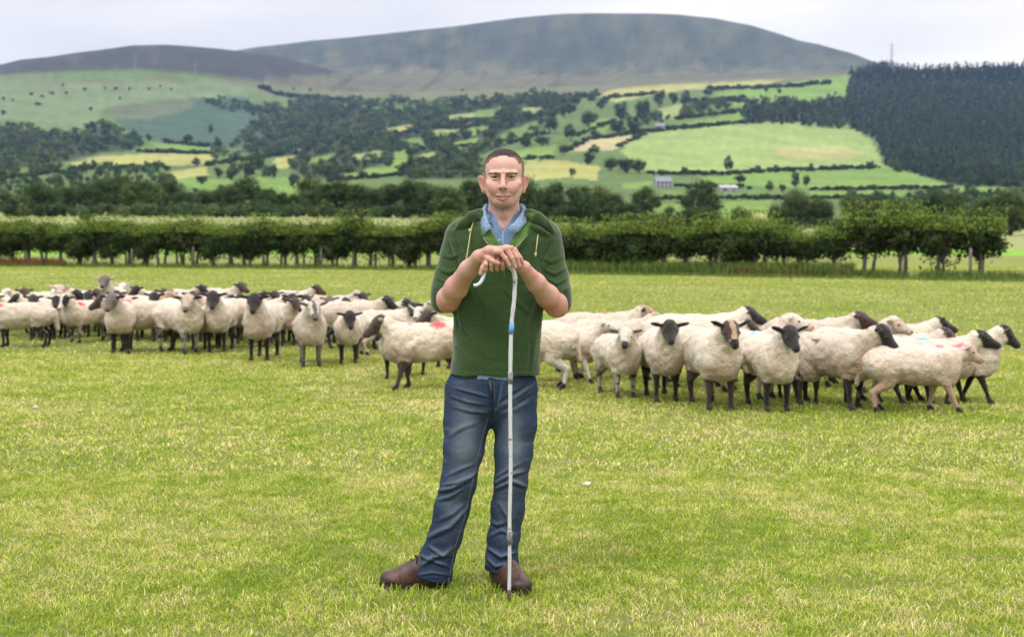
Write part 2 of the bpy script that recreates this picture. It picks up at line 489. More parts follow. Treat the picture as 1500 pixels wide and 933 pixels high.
W_LEFT = [[(-500, 196), (-120, 188), (45, 190), (75, 198), (115, 196), (130, 186), (160, 188), (212, 210), (200, 220), (150, 225), (100, 236), (0, 252), (-120, 262), (-500, 262)]]
W_MID = [[(350, 222), (385, 200), (412, 170), (440, 150), (480, 150), (560, 168), (600, 162), (700, 146), (740, 145), (790, 142), (840, 150), (838, 165), (800, 172), (790, 196), (742, 214), (700, 228), (700, 262), (595, 262), (560, 240), (540, 246), (500, 262), (450, 264), (430, 250), (400, 230)]]
WOODS_P = W_CON + W_EDGE + W_LEFT + W_MID
PX1, PY1, D1 = PXg.ravel(), G.ravel(), Dg.ravel()
jit = vnoise(np.stack([PX1 / 14, PY1 / 5, D1 * 0], 1), 1, 5)
cx, cy = PX1 + jit * 3, PY1 + jit * .9
Cg = np.zeros((PX1.size, 3)); Cg[:] = (0.085, 0.135, 0.04)
n5 = fbm(np.stack([PX1 / 22, np.log(D1) * 16, D1 * 0], 1), 1, 9, 5)
for poly, c in COVER:
    m = inpoly(cx, cy, poly)
    Cg[m] = c
pale = (D1 < 330) & (D1 > 110)
Cg[(D1 <= 112)] = (0.17, 0.30, 0.045)
Cg[pale] = (0.23, 0.25, 0.095)
mid = (D1 >= 330) & (D1 < 430)
for poly in WOODS_P:
    m = inpoly(cx, cy, poly) & (Cg[:, 1] == 0.135)
    Cg[m] = WOODF
# moor and mountain
rid = (D1 > 3250) & (D1 < 4050) & (PX1 < 500) & (cy < np.interp(PX1, [-400, 300, 400, 500], [115, 117, 117, 106]) + 3 * n5)
Cg[rid] = (0.040, 0.042, 0.040)
rid2 = rid & (n5 > .25)
Cg[rid2] = (0.058, 0.055, 0.048)
mt = (D1 >= 3250) & ~rid
t = np.clip(n5[mt] * .9 + .5, 0, 1)[:, None]
Cg[mt] = (1 - t) * np.array([0.034, 0.050, 0.046]) + t * np.array([0.080, 0.086, 0.060])
lw = (np.clip((cy - 92 + 14 * n5) / 16, 0, 1) * mt * .38)[:, None]
Cg = Cg * (1 - lw) + np.array([0.16, 0.14, 0.08]) * lw
gul = mt & (np.abs(vnoise(np.stack([PX1 / 26 + cy / 18, cy / 60, D1 * 0], 1), 1, 77)) < .06) & (cy > 45)
Cg[gul] *= .72
Cg *= (1 + .28 * fbm(np.stack([PX1 / 7, np.log(D1) * 45, D1 * 0], 1), 1, 21, 4))[:, None]
i, j = np.meshgrid(np.arange(NPX - 1), np.arange(NDR - 1), indexing='ij')
a = (i * NDR + j).ravel()
LQ = np.stack([a, a + NDR, a + NDR + 1, a + 1], 1)
m_land = mat_col('hillside_cover', attr=True, rough=.95, spec=.1, nscale=.012, namt=.18, coords='Object', bump=.6, bscale=.05, bdist=4.0)
land = obj('hills', mesh_np('hills', LV.reshape(-1, 3), LQ, color=Cg), m_land)
tag(land, kind='structure')

# near field: one flat sheet of mown grass
m_field, t_, b_ = mat_new('mown_grass')
nn = t_.nodes.new; lk = t_.links.new
tcn = nn('ShaderNodeTexCoord')
def noise_node(sc, det=4, rough=.55):
    n = nn('ShaderNodeTexNoise'); n.inputs['Scale'].default_value = sc; n.inputs['Detail'].default_value = det
    n.inputs['Roughness'].default_value = rough; lk(tcn.outputs['Object'], n.inputs['Vector']); return n
def ramp_node(src, els):
    r = nn('ShaderNodeValToRGB'); e = r.color_ramp.elements
    e[0].position, e[0].color = els[0][0], (*els[0][1], 1); e[1].position, e[1].color = els[-1][0], (*els[-1][1], 1)
    for p, c in els[1:-1]:
        x = e.new(p); x.color = (*c, 1)
    lk(src, r.inputs[0]); return r
r1 = ramp_node(noise_node(60, 6, .7).outputs[0], [(.3, (0.08, 0.10, 0.025)), (.5, (0.16, 0.18, 0.045)), (.7, (0.28, 0.25, 0.11))])
r2 = ramp_node(noise_node(.55, 5, .6).outputs[0], [(.35, (0.15, 0.21, 0.03)), (.52, (0.20, 0.24, 0.05)), (.68, (0.28, 0.25, 0.12))])
mx = nn('ShaderNodeMix'); mx.data_type = 'RGBA'; mx.inputs['Factor'].default_value = .55
lk(r1.outputs[0], mx.inputs['A']); lk(r2.outputs[0], mx.inputs['B']); lk(mx.outputs['Result'], b_.inputs['Base Color'])
b_.inputs['Roughness'].default_value = .9; b_.inputs['Specular IOR Level'].default_value = .15
bp = nn('ShaderNodeBump'); bp.inputs['Strength'].default_value = .9; bp.inputs['Distance'].default_value = .03
lk(noise_node(45, 6, .7).outputs[0], bp.inputs['Height']); lk(bp.outputs[0], b_.inputs['Normal'])
nxg, nyg = 60, 60
gx, gy = np.meshgrid(np.linspace(-160, 160, nxg), np.linspace(-90, 96, nyg), indexing='ij')
gz = np.zeros_like(gx)
V = np.stack([gx, gy, gz], -1).reshape(-1, 3)
i, j = np.meshgrid(np.arange(nxg - 1), np.arange(nyg - 1), indexing='ij'); a = (i * nyg + j).ravel()
ground = obj('ground', mesh_np('ground', V, np.stack([a, a + nyg, a + nyg + 1, a + 1], 1)), m_field)
tag(ground, kind='structure')
LV2 = LV
# behind the hedge the meadow runs on green, then rough and pale: thin sheets on the flat
def sheet(name, poly, z, mat):
    V = np.array([(x, y, z) for x, y in poly]); n = len(V)
    me = bpy.data.meshes.new(name); me.from_pydata([tuple(v) for v in V], [], [tuple(range(n))]); me.update()
    return tag(obj(name, me, mat), kind='structure')

# haze: even air round the whole place
m_haze = bpy.data.materials.new('haze'); m_haze.use_nodes = True
ht = m_haze.node_tree; ht.nodes.clear()
ho = ht.nodes.new('ShaderNodeOutputMaterial'); hv = ht.nodes.new('ShaderNodeVolumePrincipled')
hv.inputs['Color'].default_value = (0.40, 0.60, 1.0, 1); hv.inputs['Density'].default_value = HAZE_DENSITY
hv.inputs['Anisotropy'].default_value = 0.2
ht.links.new(hv.outputs[0], ho.inputs['Volume'])
mb = MB(); zt = LV[..., 2].max() + 40; zb = min(LV[..., 2].min(), 0) - 1.5
mb.box((0, 2900, (zt + zb) / 2), (7600, 3300, (zt - zb) / 2))
hz = mb.build('haze', m_haze, smooth=False); tag(hz, kind='stuff')
# ------------------------------------------------------------------ trees, woods, hedge, houses
m_leaf = mat_col('foliage', attr=True, rough=.85, spec=.15, nscale=3, namt=.2, trans=.22)
m_bark = mat_col('bark', (.085, .072, .058), rough=.95, nscale=14, namt=.35, bump=.6, bscale=30, bdist=.02)
m_barkg = mat_col('grey_hawthorn_bark', (.15, .14, .125), rough=.95, nscale=14, namt=.4, bump=.6, bscale=30, bdist=.02)

def leaf_quads(P, Nrm, size, rg, aspect=.75):
    n = len(P)
    r = rg.normal(size=(n, 3)); t = np.cross(Nrm, r); t /= np.linalg.norm(t, axis=1)[:, None] + 1e-9
    b = np.cross(Nrm, t)
    s = (size * rg.uniform(.6, 1.3, n))[:, None]
    V = np.stack([P - t * s * .5, P + b * s * .5 * aspect, P + t * s * .5, P - b * s * .5 * aspect], 1).reshape(-1, 3)
    return V, np.arange(4 * n).reshape(n, 4)

def crown_np(seed, nlobe=16, nleaf=1500, leaf=.05, w=.42, h=.40, cz=.58, col=(.05, .085, .026), conical=False, core=True):
    """crown of a tree of height 1: leaf clumps spread over uneven lobes"""
    rg = np.random.default_rng(seed)
    L_ = []
    for i in range(nlobe):
        t = rg.uniform(-1, 1); a = rg.uniform(0, 2 * math.pi)
        if conical:
            rr = w * (1 - (t + 1) / 2) * .9 + .02; z = cz + t * h; r = .10 * (1.25 - (t + 1) / 2); q = rg.uniform(.3, 1)
        else:
            rr = w * math.sqrt(max(0, 1 - t * t)) * .68; z = cz + t * h * .68; r = rg.uniform(.26, .40) * w * 1.05; q = rg.uniform(.55, 1.12)
        L_.append((rr * q * math.cos(a), rr * q * math.sin(a), z, r))
    if not conical: L_.append((0, 0, cz, w * .62))
    L_ = np.array(L_); tone = rg.uniform(.72, 1.35, len(L_)); hue = rg.uniform(-.12, .12, len(L_))
    pr = L_[:, 3] ** 2; idx = rg.choice(len(L_), nleaf, p=pr / pr.sum())
    d = rg.normal(size=(nleaf, 3)); d[:, 2] += .25; d /= np.linalg.norm(d, axis=1)[:, None]
    P = L_[idx, :3] + d * (L_[idx, 3] * rg.uniform(.62, 1.10, nleaf) * (1 + .18 * rg.normal(size=nleaf)))[:, None]
    nr = d + rg.normal(size=(nleaf, 3)) * .55; nr /= np.linalg.norm(nr, axis=1)[:, None]
    V, Q = leaf_quads(P, nr, leaf, rg)
    C = np.array(col) * (tone[idx] * rg.uniform(.7, 1.35, nleaf))[:, None]
    C[:, 0] *= 1 + hue[idx] * 2; C = np.repeat(C, 4, 0)
    if core:      # inner twigs and shaded leaves close the middle
        n2 = max(nleaf // 6, 30); idx = rg.choice(len(L_), n2, p=pr / pr.sum())
        d = rg.normal(size=(n2, 3)); d /= np.linalg.norm(d, axis=1)[:, None]
        P = L_[idx, :3] + d * (L_[idx, 3] * rg.uniform(.2, .7, n2))[:, None]
        V2, Q2 = leaf_quads(P, d, leaf * 2.2, rg, 1.0)
        Q = np.concatenate([Q, Q2 + len(V)]); V = np.concatenate([V, V2]); C = np.concatenate([C, np.tile(np.array(col) * .8, (len(V2), 1))])
    return V, Q, C

def trunk_mb(seed, top=.5, r=.035, limbs=4, multi=1):
    rg = np.random.default_rng(seed); mb = MB()
    for k in range(multi):
        ox, oy = (rg.uniform(-.05, .05), rg.uniform(-.05, .05)) if multi > 1 else (0, 0)
        p = [(ox, oy, -.02), (ox + rg.uniform(-.02, .02), oy, top * .5), (ox + rg.uniform(-.05, .05), oy + rg.uniform(-.04, .04), top)]
        mb.tube(p, [r * 1.3, r, r * .6], 7)
        for i in range(limbs):
            a = rg.uniform(0, 2 * math.pi); z = top * rg.uniform(.55, .95)
            mb.tube([(p[1][0], p[1][1], z), (p[1][0] + .12 * math.cos(a), p[1][1] + .12 * math.sin(a), z + .12), (p[1][0] + .24 * math.cos(a), p[1][1] + .24 * math.sin(a), z + .22)], [r * .5, r * .35, r * .15], 5)
    return mb

TREE_MESH = {}
def tree_mesh(kind, v):
    if (kind, v) not in TREE_MESH:
        s = hash_(kind) + v
        if kind == 'near':   c = crown_np(s, 22, 4200, .036, w=.44, h=.50, cz=.50, col=(.048, .080, .024))
        elif kind == 'pale': c = crown_np(s, 22, 4200, .036, w=.44, h=.50, cz=.50, col=(.080, .115, .036))
        elif kind == 'mid':  c = crown_np(s, 12, 1100, .055, w=.46, h=.46, cz=.52, col=(.045, .072, .028))
        elif kind == 'bush': c = crown_np(s, 7, 260, .12, w=.5, h=.45, cz=.48, col=(.04, .064, .028))
        me = mesh_np('crown', c[0], c[1], color=c[2], smooth=False); me.materials.append(m_leaf)
        tm = trunk_mb(s, .42, .032).mesh('trunk'); tm.materials.append(m_bark)
        TREE_MESH[kind, v] = (me, tm)
    return TREE_MESH[kind, v]
def hash_(s): return sum(ord(c) * (i + 3) for i, c in enumerate(s)) * 10
def put_tree(px, base, top, width, kind, name, label, cat, group, D=None, sink=0):
    if D is None:
        g = ground_hit(px, base)
        if g is None: return None
    else:
        g = land_at(px, D)
    x, y, z = g
    b_ = pix(px, base, y)[2]; t_ = pix(px, top, y)[2]; h = t_ - min(b_, z + 0) if D else t_ - b_
    h = max(h, .5); wd = width * y / FPX
    v = rng.integers(0, 5)
    cm, tm = tree_mesh(kind, int(v))
    o = empty(name, (x, y, z - .02 * h), rng.uniform(0, 6.28))
    wn = {'near': .84, 'pale': .84, 'mid': .98, 'bush': 1.1}[kind]
    o.scale = (wd / wn, wd / wn, h)
    obj('crown', cm, None, o); obj('trunk', tm, None, o)
    tag(o, label, cat, group)
    return o
def land_at(px, D):
    ci = np.clip((px - gpx[0]) / (gpx[1] - gpx[0]), 0, NPX - 1.001); i = int(ci); f = ci - i
    z = np.interp(D, gD, LV[i, :, 2]) * (1 - f) + np.interp(D, gD, LV[i + 1, :, 2]) * f
    return np.array([(px - 750) / FPX * D, D, z])

_ONES = ['zeroth', 'first', 'second', 'third', 'fourth', 'fifth', 'sixth', 'seventh', 'eighth', 'ninth', 'tenth', 'eleventh', 'twelfth', 'thirteenth', 'fourteenth', 'fifteenth', 'sixteenth', 'seventeenth', 'eighteenth', 'nineteenth', 'twentieth']
def nth(n):
    if n <= 20: return _ONES[n]
    t, o = divmod(n, 10)
    return ['', '', 'twent', 'thirt', 'fort', 'fift'][t] + 'ieth' if o == 0 else ['', '', 'twenty', 'thirty', 'forty', 'fifty'][t] + '-' + _ONES[o]
ORD = ['leftmost', 'second', 'third', 'fourth', 'fifth', 'sixth', 'seventh', 'eighth', 'ninth', 'tenth', 'eleventh', 'twelfth', 'thirteenth', 'fourteenth', 'fifteenth', 'sixteenth', 'seventeenth', 'eighteenth', 'nineteenth', 'twentieth']
# the dark line of full trees at the end of the pale field: (column, top row, width, distance, pale?)
LINE_L = [(-20, 290, 50, 330, 0), (22, 292, 44, 330, 1), (60, 275, 48, 300, 0), (92, 284, 40, 310, 1), (118, 272, 46, 270, 0), (150, 268, 46, 280, 0), (182, 262, 52, 262, 0), (212, 264, 56, 250, 1), (246, 269, 44, 268, 0),
          (272, 284, 42, 250, 0), (302, 284, 44, 262, 0), (335, 277, 46, 250, 0), (366, 264, 54, 265, 0), (396, 280, 44, 248, 0), (425, 288, 42, 255, 0), (456, 262, 54, 275, 1), (494, 267, 64, 250, 0),
          (530, 273, 56, 246, 0), (562, 271, 54, 262, 0), (592, 263, 58, 252, 0), (626, 262, 62, 265, 0), (658, 268, 56, 246, 1), (690, 262, 56, 262, 0), (722, 268, 50, 256, 0)]
for i, (px_, tp, wd, D, pale_) in enumerate(LINE_L):
    where = 'at the left edge' if i < 2 else None
    nm = ['round', 'tall', 'broad', 'leaning', 'dense'][i % 5]
    lab = ('pale green ' if pale_ else 'dark ') + '%s tree, ' % ('broad' if wd > 50 else 'narrow') + (ORD[i] if i < 20 else ['twenty-first', 'twenty-second', 'twenty-third', 'twenty-fourth'][i - 20]) + ' from the left in the tree line beyond the pale field'
    put_tree(px_, 322, tp - 2, wd * 1.22, 'pale' if pale_ else 'near', 'field_tree', lab, 'tree', 'trees in the line beyond the pale field', D=D)
LINE_R = [(772, 262, 52, 262, 0, 'just behind the man\'s ear on the right'), (806, 260, 58, 250, 0, 'above the man\'s right shoulder, upright and full'), (838, 272, 60, 240, 0, 'second right of the man\'s shoulder, spreading'),
          (868, 266, 62, 250, 1, 'paler and rounder, above the right hedge near the man'), (892, 282, 56, 236, 0, 'sloping down to the green field right of the man'), (918, 296, 46, 230, 0, 'low, at the right end of the copse beside the man'),
          (945, 272, 42, 300, 0, 'small and domed, left of the grey farmhouse'), (1027, 262, 60, 330, 0, 'large domed single tree right of the grey farmhouse'), (982, 302, 32, 225, 0, 'small round one in the green field above the right hedge'),
          (1010, 305, 40, 225, 0, 'low round one next to the small one in the green field'), (1038, 304, 40, 228, 0, 'squat one of the pair above the middle of the right hedge'), (1083, 303, 36, 232, 0, 'single dark ball-shaped one above the right hedge'),
          (1138, 300, 34, 236, 0, 'slim one left of the tall grey-green one at the right hedge'), (1164, 277, 52, 240, 1, 'tall grey-green one rising behind the right hedge'), (1200, 288, 46, 236, 0, 'dark full one rising beside the tall grey-green one'),
          (1246, 282, 40, 310, 1, 'pale one behind the tallest part of the hedge'), (1275, 284, 40, 320, 0, 'small dark one among the pale trees at right'), (1318, 284, 52, 260, 1, 'blue-green rounded one above the raised hedge'),
          (1360, 277, 66, 275, 0, 'wide dark one above the right-hand hedge trunks'), (1398, 282, 56, 270, 0, 'brownish one behind the right end of the hedge'), (1440, 284, 62, 240, 1, 'pale willow-like one above the end of the hedge'),
          (1478, 270, 74, 235, 1, 'biggest rounded one at the right edge of the photo'), (1535, 280, 70, 240, 0, 'one just leaving the frame at the right edge')]
for px_, tp, wd, D, pale_, where in LINE_R:
    put_tree(px_, 330, tp - 2, wd * 1.15, 'pale' if pale_ else 'near', 'field_tree', 'broadleaf tree, ' + where, 'tree', 'trees behind the right-hand hedge', D=D)

# single trees on the slopes
SINGLE = [(966, 158, 130, 28, 'upper slope, left of the pair below the moor'), (988, 153, 130, 22, 'upper slope, middle of the three below the moor'), (1003, 152, 131, 24, 'upper slope, right of the three below the moor'),
  (1037, 142, 126, 20, 'alone at the top edge of the yellow meadow'), (873, 139, 129, 12, 'tiny, alone under the foot of the mountain'), (842, 157, 133, 22, 'upright, left of the large round group right of the man'),
  (880, 160, 140, 26, 'in the gap above the narrow green field'), (862, 186, 154, 38, 'broad and dark, largest of the slope group'), (805, 196, 159, 36, 'tall and dark above the man\'s right'),
  (827, 173, 150, 28, 'behind the two largest slope trees'), (836, 206, 180, 28, 'lower neighbour of the tall slope tree'), (910, 177, 146, 32, 'round, above the white cottage'), (942, 180, 144, 32, 'blunt-topped, directly above the white cottage'),
  (795, 214, 194, 32, 'low and wide, above the man\'s head at right'), (770, 216, 200, 30, 'low, just above the man\'s head'), (825, 227, 206, 20, 'at the left tip of the straw-coloured field'),
  (873, 203, 188, 20, 'small, on the hedge above the straw-coloured field'), (905, 196, 174, 36, 'wide, left of the white cottage'), (930, 196, 175, 32, 'touching the white cottage'),
  (870, 227, 211, 24, 'below the straw-coloured field, left one'), (862, 242, 219, 28, 'dark, at the left end of the clump below the straw field'), (895, 250, 224, 36, 'largest of the clump below the straw field'),
  (918, 254, 226, 34, 'middle of the clump at the corner of the big meadow'), (936, 254, 225, 30, 'right end of the clump at the corner of the big meadow'), (838, 260, 245, 14, 'alone in the yellow-green field above the copse'),
  (1068, 253, 226, 20, 'upright, alone at the lower edge of the big meadow'), (1003, 259, 243, 16, 'small, with a pointed top in the hedge below the meadow'), (1084, 269, 251, 24, 'in the lower hedge right of the upright one'),
  (1127, 281, 264, 17, 'left of two small round ones beside the pale barn'), (1146, 282, 269, 16, 'right of two small round ones beside the pale barn'), (1165, 276, 248, 18, 'left half of the V-shaped pair in the bright field'),
  (1181, 274, 250, 16, 'right half of the V-shaped pair in the bright field'), (1110, 251, 241, 15, 'first bush-like one along the meadow foot'), (1138, 251, 241, 17, 'second bush-like one along the meadow foot'),
  (1188, 247, 238, 10, 'small dot under the middle of the big meadow'), (1223, 249, 240, 15, 'low one beside a tiny one under the meadow'), (1237, 249, 239, 8, 'tiny one under the right part of the meadow'),
  (1275, 246, 235, 19, 'squat one at the lower right corner of the meadow'), (1298, 244, 235, 8, 'tiny one against the forest edge'), (218, 209, 195, 13, 'left end of the hedge in the blue hollow'),
  (275, 211, 196, 24, 'rounded, in the floor of the blue hollow'), (308, 196, 181, 15, 'alone on the slope of the blue hollow'), (320, 223, 199, 18, 'tall, right of the hollow fields'),
  (138, 249, 233, 15, 'round, left of a pair in the yellow field at left'), (159, 250, 232, 19, 'round, right of a pair in the yellow field at left'), (288, 244, 230, 20, 'at the right end of the yellow left field'),
  (245, 251, 239, 20, 'low one under the yellow left field'), (190, 251, 237, 24, 'wide one under the yellow left field'), (212, 253, 240, 20, 'next to the wide one under the yellow left field'),
  (320, 262, 244, 22, 'left of three by the winding lane'), (338, 264, 245, 24, 'middle of three by the winding lane'), (364, 264, 237, 22, 'right of three by the winding lane'), (296, 270, 254, 22, 'beside the small bright field at left'),
  (237, 225, 218, 13, 'in the middle of the hollow hedge'), (430, 277, 252, 24, 'domed, in the bright green field left of the man'), (452, 273, 254, 15, 'slim, at the edge of the bright green field'),
  (532, 263, 245, 20, 'round, below the winding bright green field'), (590, 254, 240, 16, 'small, in the bend of the bright green field'), (400, 262, 240, 22, 'by the white farm building on the left slope'),
  (380, 250, 228, 22, 'left of the white farm building, halfway up'), (1318, 330, 300, 30, 'in the lower right green strip')]
for px_, bs, tp, wd, where in SINGLE:
    put_tree(px_, bs, tp, wd, 'mid', 'slope_tree', 'hillside tree, ' + where, 'tree', 'single trees on the far slopes')
BUSH = [(124, 133, 127, 8), (154, 131, 127, 6), (170, 132, 127, 9), (190, 133, 127, 7), (218, 132, 127, 6), (235, 128, 124, 5), (251, 133, 128, 6), (92, 127, 122, 7), (133, 163, 156, 8), (176, 147, 141, 6), (62, 144, 138, 7), (77, 139, 134, 12), (55, 156, 149, 12), (5, 169, 160, 11), (47, 140, 135, 9), (5, 147, 141, 8), (19, 148, 144, 6), (97, 138, 134, 8), (1122, 136, 128, 8), (1143, 137, 129, 9), (1196, 122, 116, 8), (455, 135, 128, 7), (430, 133, 127, 6), (410, 138, 132, 5), (620, 148, 142, 6), (678, 134, 130, 6)]
for kb, (px_, bs, tp, wd) in enumerate(sorted(BUSH)):
    put_tree(px_, bs, tp, wd * 1.1, 'bush', 'gorse_bush', 'small dark bush dotted on the high pasture, %s from the left' % nth(kb + 1), 'bush', 'bushes dotted on the high pasture')

# woods and hedgerows too far and dense to count
def wood(name, polys, dx, dy, hpx, kinds, label, jitter=.9, wpx=None, excl=(), dmin=300):
    VV, QQ, CC = [], [], []; n = 0
    for poly in polys:
        P = np.array(poly, float); x0, y0 = P.min(0); x1, y1 = P.max(0)
        ys = np.arange(y0, y1 + .1, dy)
        for yy in ys:
            for xx in np.arange(x0 + rng.uniform(0, dx), x1 + .1, dx):
                x = xx + rng.uniform(-dx, dx) * .5 * jitter; y = yy + rng.uniform(-dy, dy) * .5 * jitter
                if not inpoly(np.array([x]), np.array([y]), P)[0]: continue
                if any(inpoly(np.array([x]), np.array([y]), e)[0] for e in excl): continue
                g = ground_hit(x, y, dmin)
                if g is None: continue
                s_ = g[1] / FPX; q0 = rng.uniform(.85, 1.15) if kinds is conif else rng.uniform(.6, 1.35); h = hpx * s_ * q0 * rng.uniform(.85, 1.15); w_ = (wpx or hpx) * s_ * q0 * rng.uniform(.85, 1.2)
                v, q, c = kinds[rng.integers(len(kinds))]
                a = rng.uniform(0, 6.28); ca, sa = math.cos(a), math.sin(a)
                X = (v[:, 0] * ca - v[:, 1] * sa) * w_; Y = (v[:, 0] * sa + v[:, 1] * ca) * w_
                VV.append(np.stack([X, Y, v[:, 2] * h], 1) + g - [0, 0, .08 * h]); QQ.append(q + n); n += len(v)
                CC.append(c * rng.uniform(.65, 1.5) * ((.55 if y < 124 else 1.25) if kinds is conif else 1) * np.array([rng.uniform(.85, 1.2), 1, 1]))
    me = mesh_np(name, np.concatenate(VV), np.concatenate(QQ), color=np.concatenate(CC), smooth=False)
    o = obj(name, me, m_leaf); tag(o, label, None, kind='stuff'); return o
def tag_wood(o, label): o['label'] = label
decid = [crown_np(900 + k, 9, 340, .085, w=.5, h=.47, cz=.5, col=((.050, .084, .030), (.064, .102, .036), (.048, .086, .034), (.080, .115, .040), (.044, .072, .030))[k]) for k in range(5)]
conif = [crown_np(950 + k, 14, 110, .10, w=.34, h=.50, cz=.52, col=(.024, .050, .028), conical=True) for k in range(5)]
hedgy = [crown_np(980 + k, 5, 60, .24, w=.55, h=.45, cz=.42, col=(.034, .056, .024)) for k in range(4)]
wood('conifer_plantation', W_CON, 5.2, 3.6, 12, conif, 'dense dark conifer plantation covering the hill at the right edge', wpx=13)
wood('woodland', W_EDGE, 8, 5, 16, [decid[0], decid[2], decid[4], conif[0], conif[1]], 'dark broadleaf belt at the foot and left edge of the conifer hill', wpx=17)
wood('woodland', W_LEFT, 9, 6, 13, decid, 'broadleaf wood on the left slope below the high pasture', wpx=16)
FIELDS_X = [c[0] for c in COVER[4:]]
wood('woodland', W_MID, 9, 5.5, 14, decid, 'broken broadleaf woods filling the valley side behind the man\'s head', wpx=17, excl=FIELDS_X)
W_MIX = [[(-100, 258), (0, 258), (60, 250), (110, 250), (220, 250), (300, 268), (420, 292), (420, 300), (-100, 300)], [(300, 228), (400, 225), (400, 262), (345, 264), (330, 240)], [(620, 236), (705, 240), (705, 264), (600, 264)], [(1240, 285), (1560, 285), (1560, 310), (1240, 305)]]
wood('woodland', W_MIX, 15, 8, 17, decid, 'scattered woodland and garden trees along the valley floor', wpx=19, excl=FIELDS_X)
def strip(pts, hw=1.2):
    out = []
    for (x0, y0), (x1, y1) in zip(pts[:-1], pts[1:]): out.append([(x0, y0 - hw), (x1, y1 - hw), (x1, y1 + hw), (x0, y0 + hw)])
    return out
HR = [[(200, 223), (316, 226)], [(240, 209), (316, 216)], [(96, 249), (240, 245)], [(300, 243), (420, 226)], [(560, 198), (605, 196)], [(610, 188), (690, 188)], [(640, 182), (720, 176)], [(720, 180), (800, 168)], [(740, 213), (800, 196)],
      [(766, 234), (815, 231)], [(830, 222), (862, 206), (924, 197), (945, 194), (1090, 180)], [(905, 216), (946, 197)], [(946, 194), (1010, 186)], [(1000, 152), (1090, 145)], [(1040, 132), (1160, 128), (1215, 122)], [(1050, 148), (1100, 150)], [(985, 176), (1090, 163)],
      [(948, 255), (1060, 256), (1100, 253), (1290, 246)], [(990, 274), (1100, 276)], [(1186, 279), (1392, 276)], [(1100, 292), (1300, 290)], [(960, 292), (1130, 291)], [(880, 146), (960, 138)], [(760, 150), (880, 140)], [(845, 200), (900, 178)], [(0, 262), (90, 252)], [(480, 266), (600, 256)], [(640, 216), (720, 214)], [(380, 128), (410, 140), (520, 150)]]
wood('hedgerows', [s for h in HR for s in strip(h, 1.6)], 5, 1.6, 6.5, hedgy, 'dark hedgerows dividing the fields on the valley side', wpx=9)
BR_ = [[(412, 165), (350, 220), (330, 215), (400, 160)], [(640, 158), (560, 165), (480, 148), (600, 150)], [(940, 168), (1000, 160), (1085, 140), (1090, 155), (1010, 172), (960, 182), (900, 190)], [(985, 158), (1040, 146), (1085, 138), (1080, 152), (1000, 168)], [(740, 146), (880, 140), (880, 148), (740, 160)], [(300, 150), (420, 160), (400, 175), (310, 160)]]
wood('woodland', BR_, 9, 5, 11, decid, 'narrow belts of trees climbing towards the moor above the middle fields', wpx=14, excl=FIELDS_X)

wood('undergrowth', [[(-500, 315), (650, 317.5), (650, 320.5), (-500, 318.5)], [(650, 318), (960, 328), (960, 334), (650, 322)]], 9, 1.6, 22, decid, 'dark undergrowth along the foot of the tree line', wpx=24, dmin=205)
wood('undergrowth', [[(1130, 333), (1620, 333), (1620, 338), (1130, 338)], [(960, 331), (1130, 333), (1130, 335), (960, 333)]], 16, 2.5, 17, decid, 'shrubs and scrub behind the right-hand hedge', wpx=24, dmin=150)
# ---- the hawthorn hedge across the field
def hedge_line(px):
    """distance of the hedge at a column"""
    return float(np.interp(px, [-500, 0, 640, 840, 1480, 1700], [67, 62, 55.5, 51, 43.5, 41]))
def bush_np(seed, right=False):
    rg = np.random.default_rng(seed)
    V, Q, C = crown_np(seed, 18, 3600 if seed < 307 else 4600, .080, w=.86, h=.60 if seed < 307 else .80, cz=1.16 if seed < 307 else .96, col=(.046, .074, .020))
    # lighter young shoots standing up out of the top
    n = 1900
    a = rg.uniform(0, 6.28, n); r = .75 * np.sqrt(rg.uniform(0, 1, n)); zt = rg.uniform(0, 1, n)
    base = np.stack([r * np.cos(a), r * np.sin(a), 1.34 + zt * rg.choice([.26, .42, .70], n, p=[.48, .34, .18])], 1)
    nr = rg.normal(size=(n, 3)); nr /= np.linalg.norm(nr, axis=1)[:, None]
    V2, Q2 = leaf_quads(base, nr, .07, rg)
    C2 = np.repeat(np.array((.17, .245, .045)) * rg.uniform(.7, 1.25, n)[:, None], 4, 0)
    # drooping twigs at the underside
    n = 520; a = rg.uniform(0, 6.28, n); r = .6 * np.sqrt(rg.uniform(0, 1, n))
    base = np.stack([r * np.cos(a), r * np.sin(a), rg.uniform(.95, 1.0, n) - rg.uniform(0, 1, n) ** 1.6 * rg.uniform(.35, .85) * (.5 + .5 * np.sin(a * 2 + seed))], 1)
    V3, Q3 = leaf_quads(base, rg.normal(size=(n, 3)) / 1.7, .10, rg); C3 = np.tile(np.array((.05, .055, .025)), (len(V3), 1))
    return mesh_np('crown', np.concatenate([V, V2, V3]), np.concatenate([Q, Q2 + len(V), Q3 + len(V) + len(V2)]), color=np.concatenate([C, C2, C3]), smooth=False)
HB = [bush_np(300 + k) for k in range(10)]
for me in HB: me.materials.append(m_leaf)
def stems(seed):
    rg = np.random.default_rng(seed); mb = MB()
    for k in range(rg.integers(2, 5)):
        ox, oy = rg.uniform(-.14, .14), rg.uniform(-.1, .1); lean = rg.uniform(-.18, .18)
        mb.tube([(ox, oy, -.05), (ox + lean * .3, oy, .35), (ox + lean, oy, .75), (ox + lean * 1.3, oy, 1.15)], [.062, .046, .042, .024], 7)
        for i in range(5):
            a = rg.uniform(0, 6.28); z = rg.uniform(.55, .95)
            mb.tube([(ox + lean * .8, oy, z), (ox + lean + .25 * math.cos(a), oy + .25 * math.sin(a), z + .25), (ox + lean + .45 * math.cos(a), oy + .45 * math.sin(a), z + .45)], [.028, .018, .008], 5)
    return mb.mesh('trunk')
HS = [stems(400 + k) for k in range(7)]
for me in HS: me.materials.append(m_barkg)
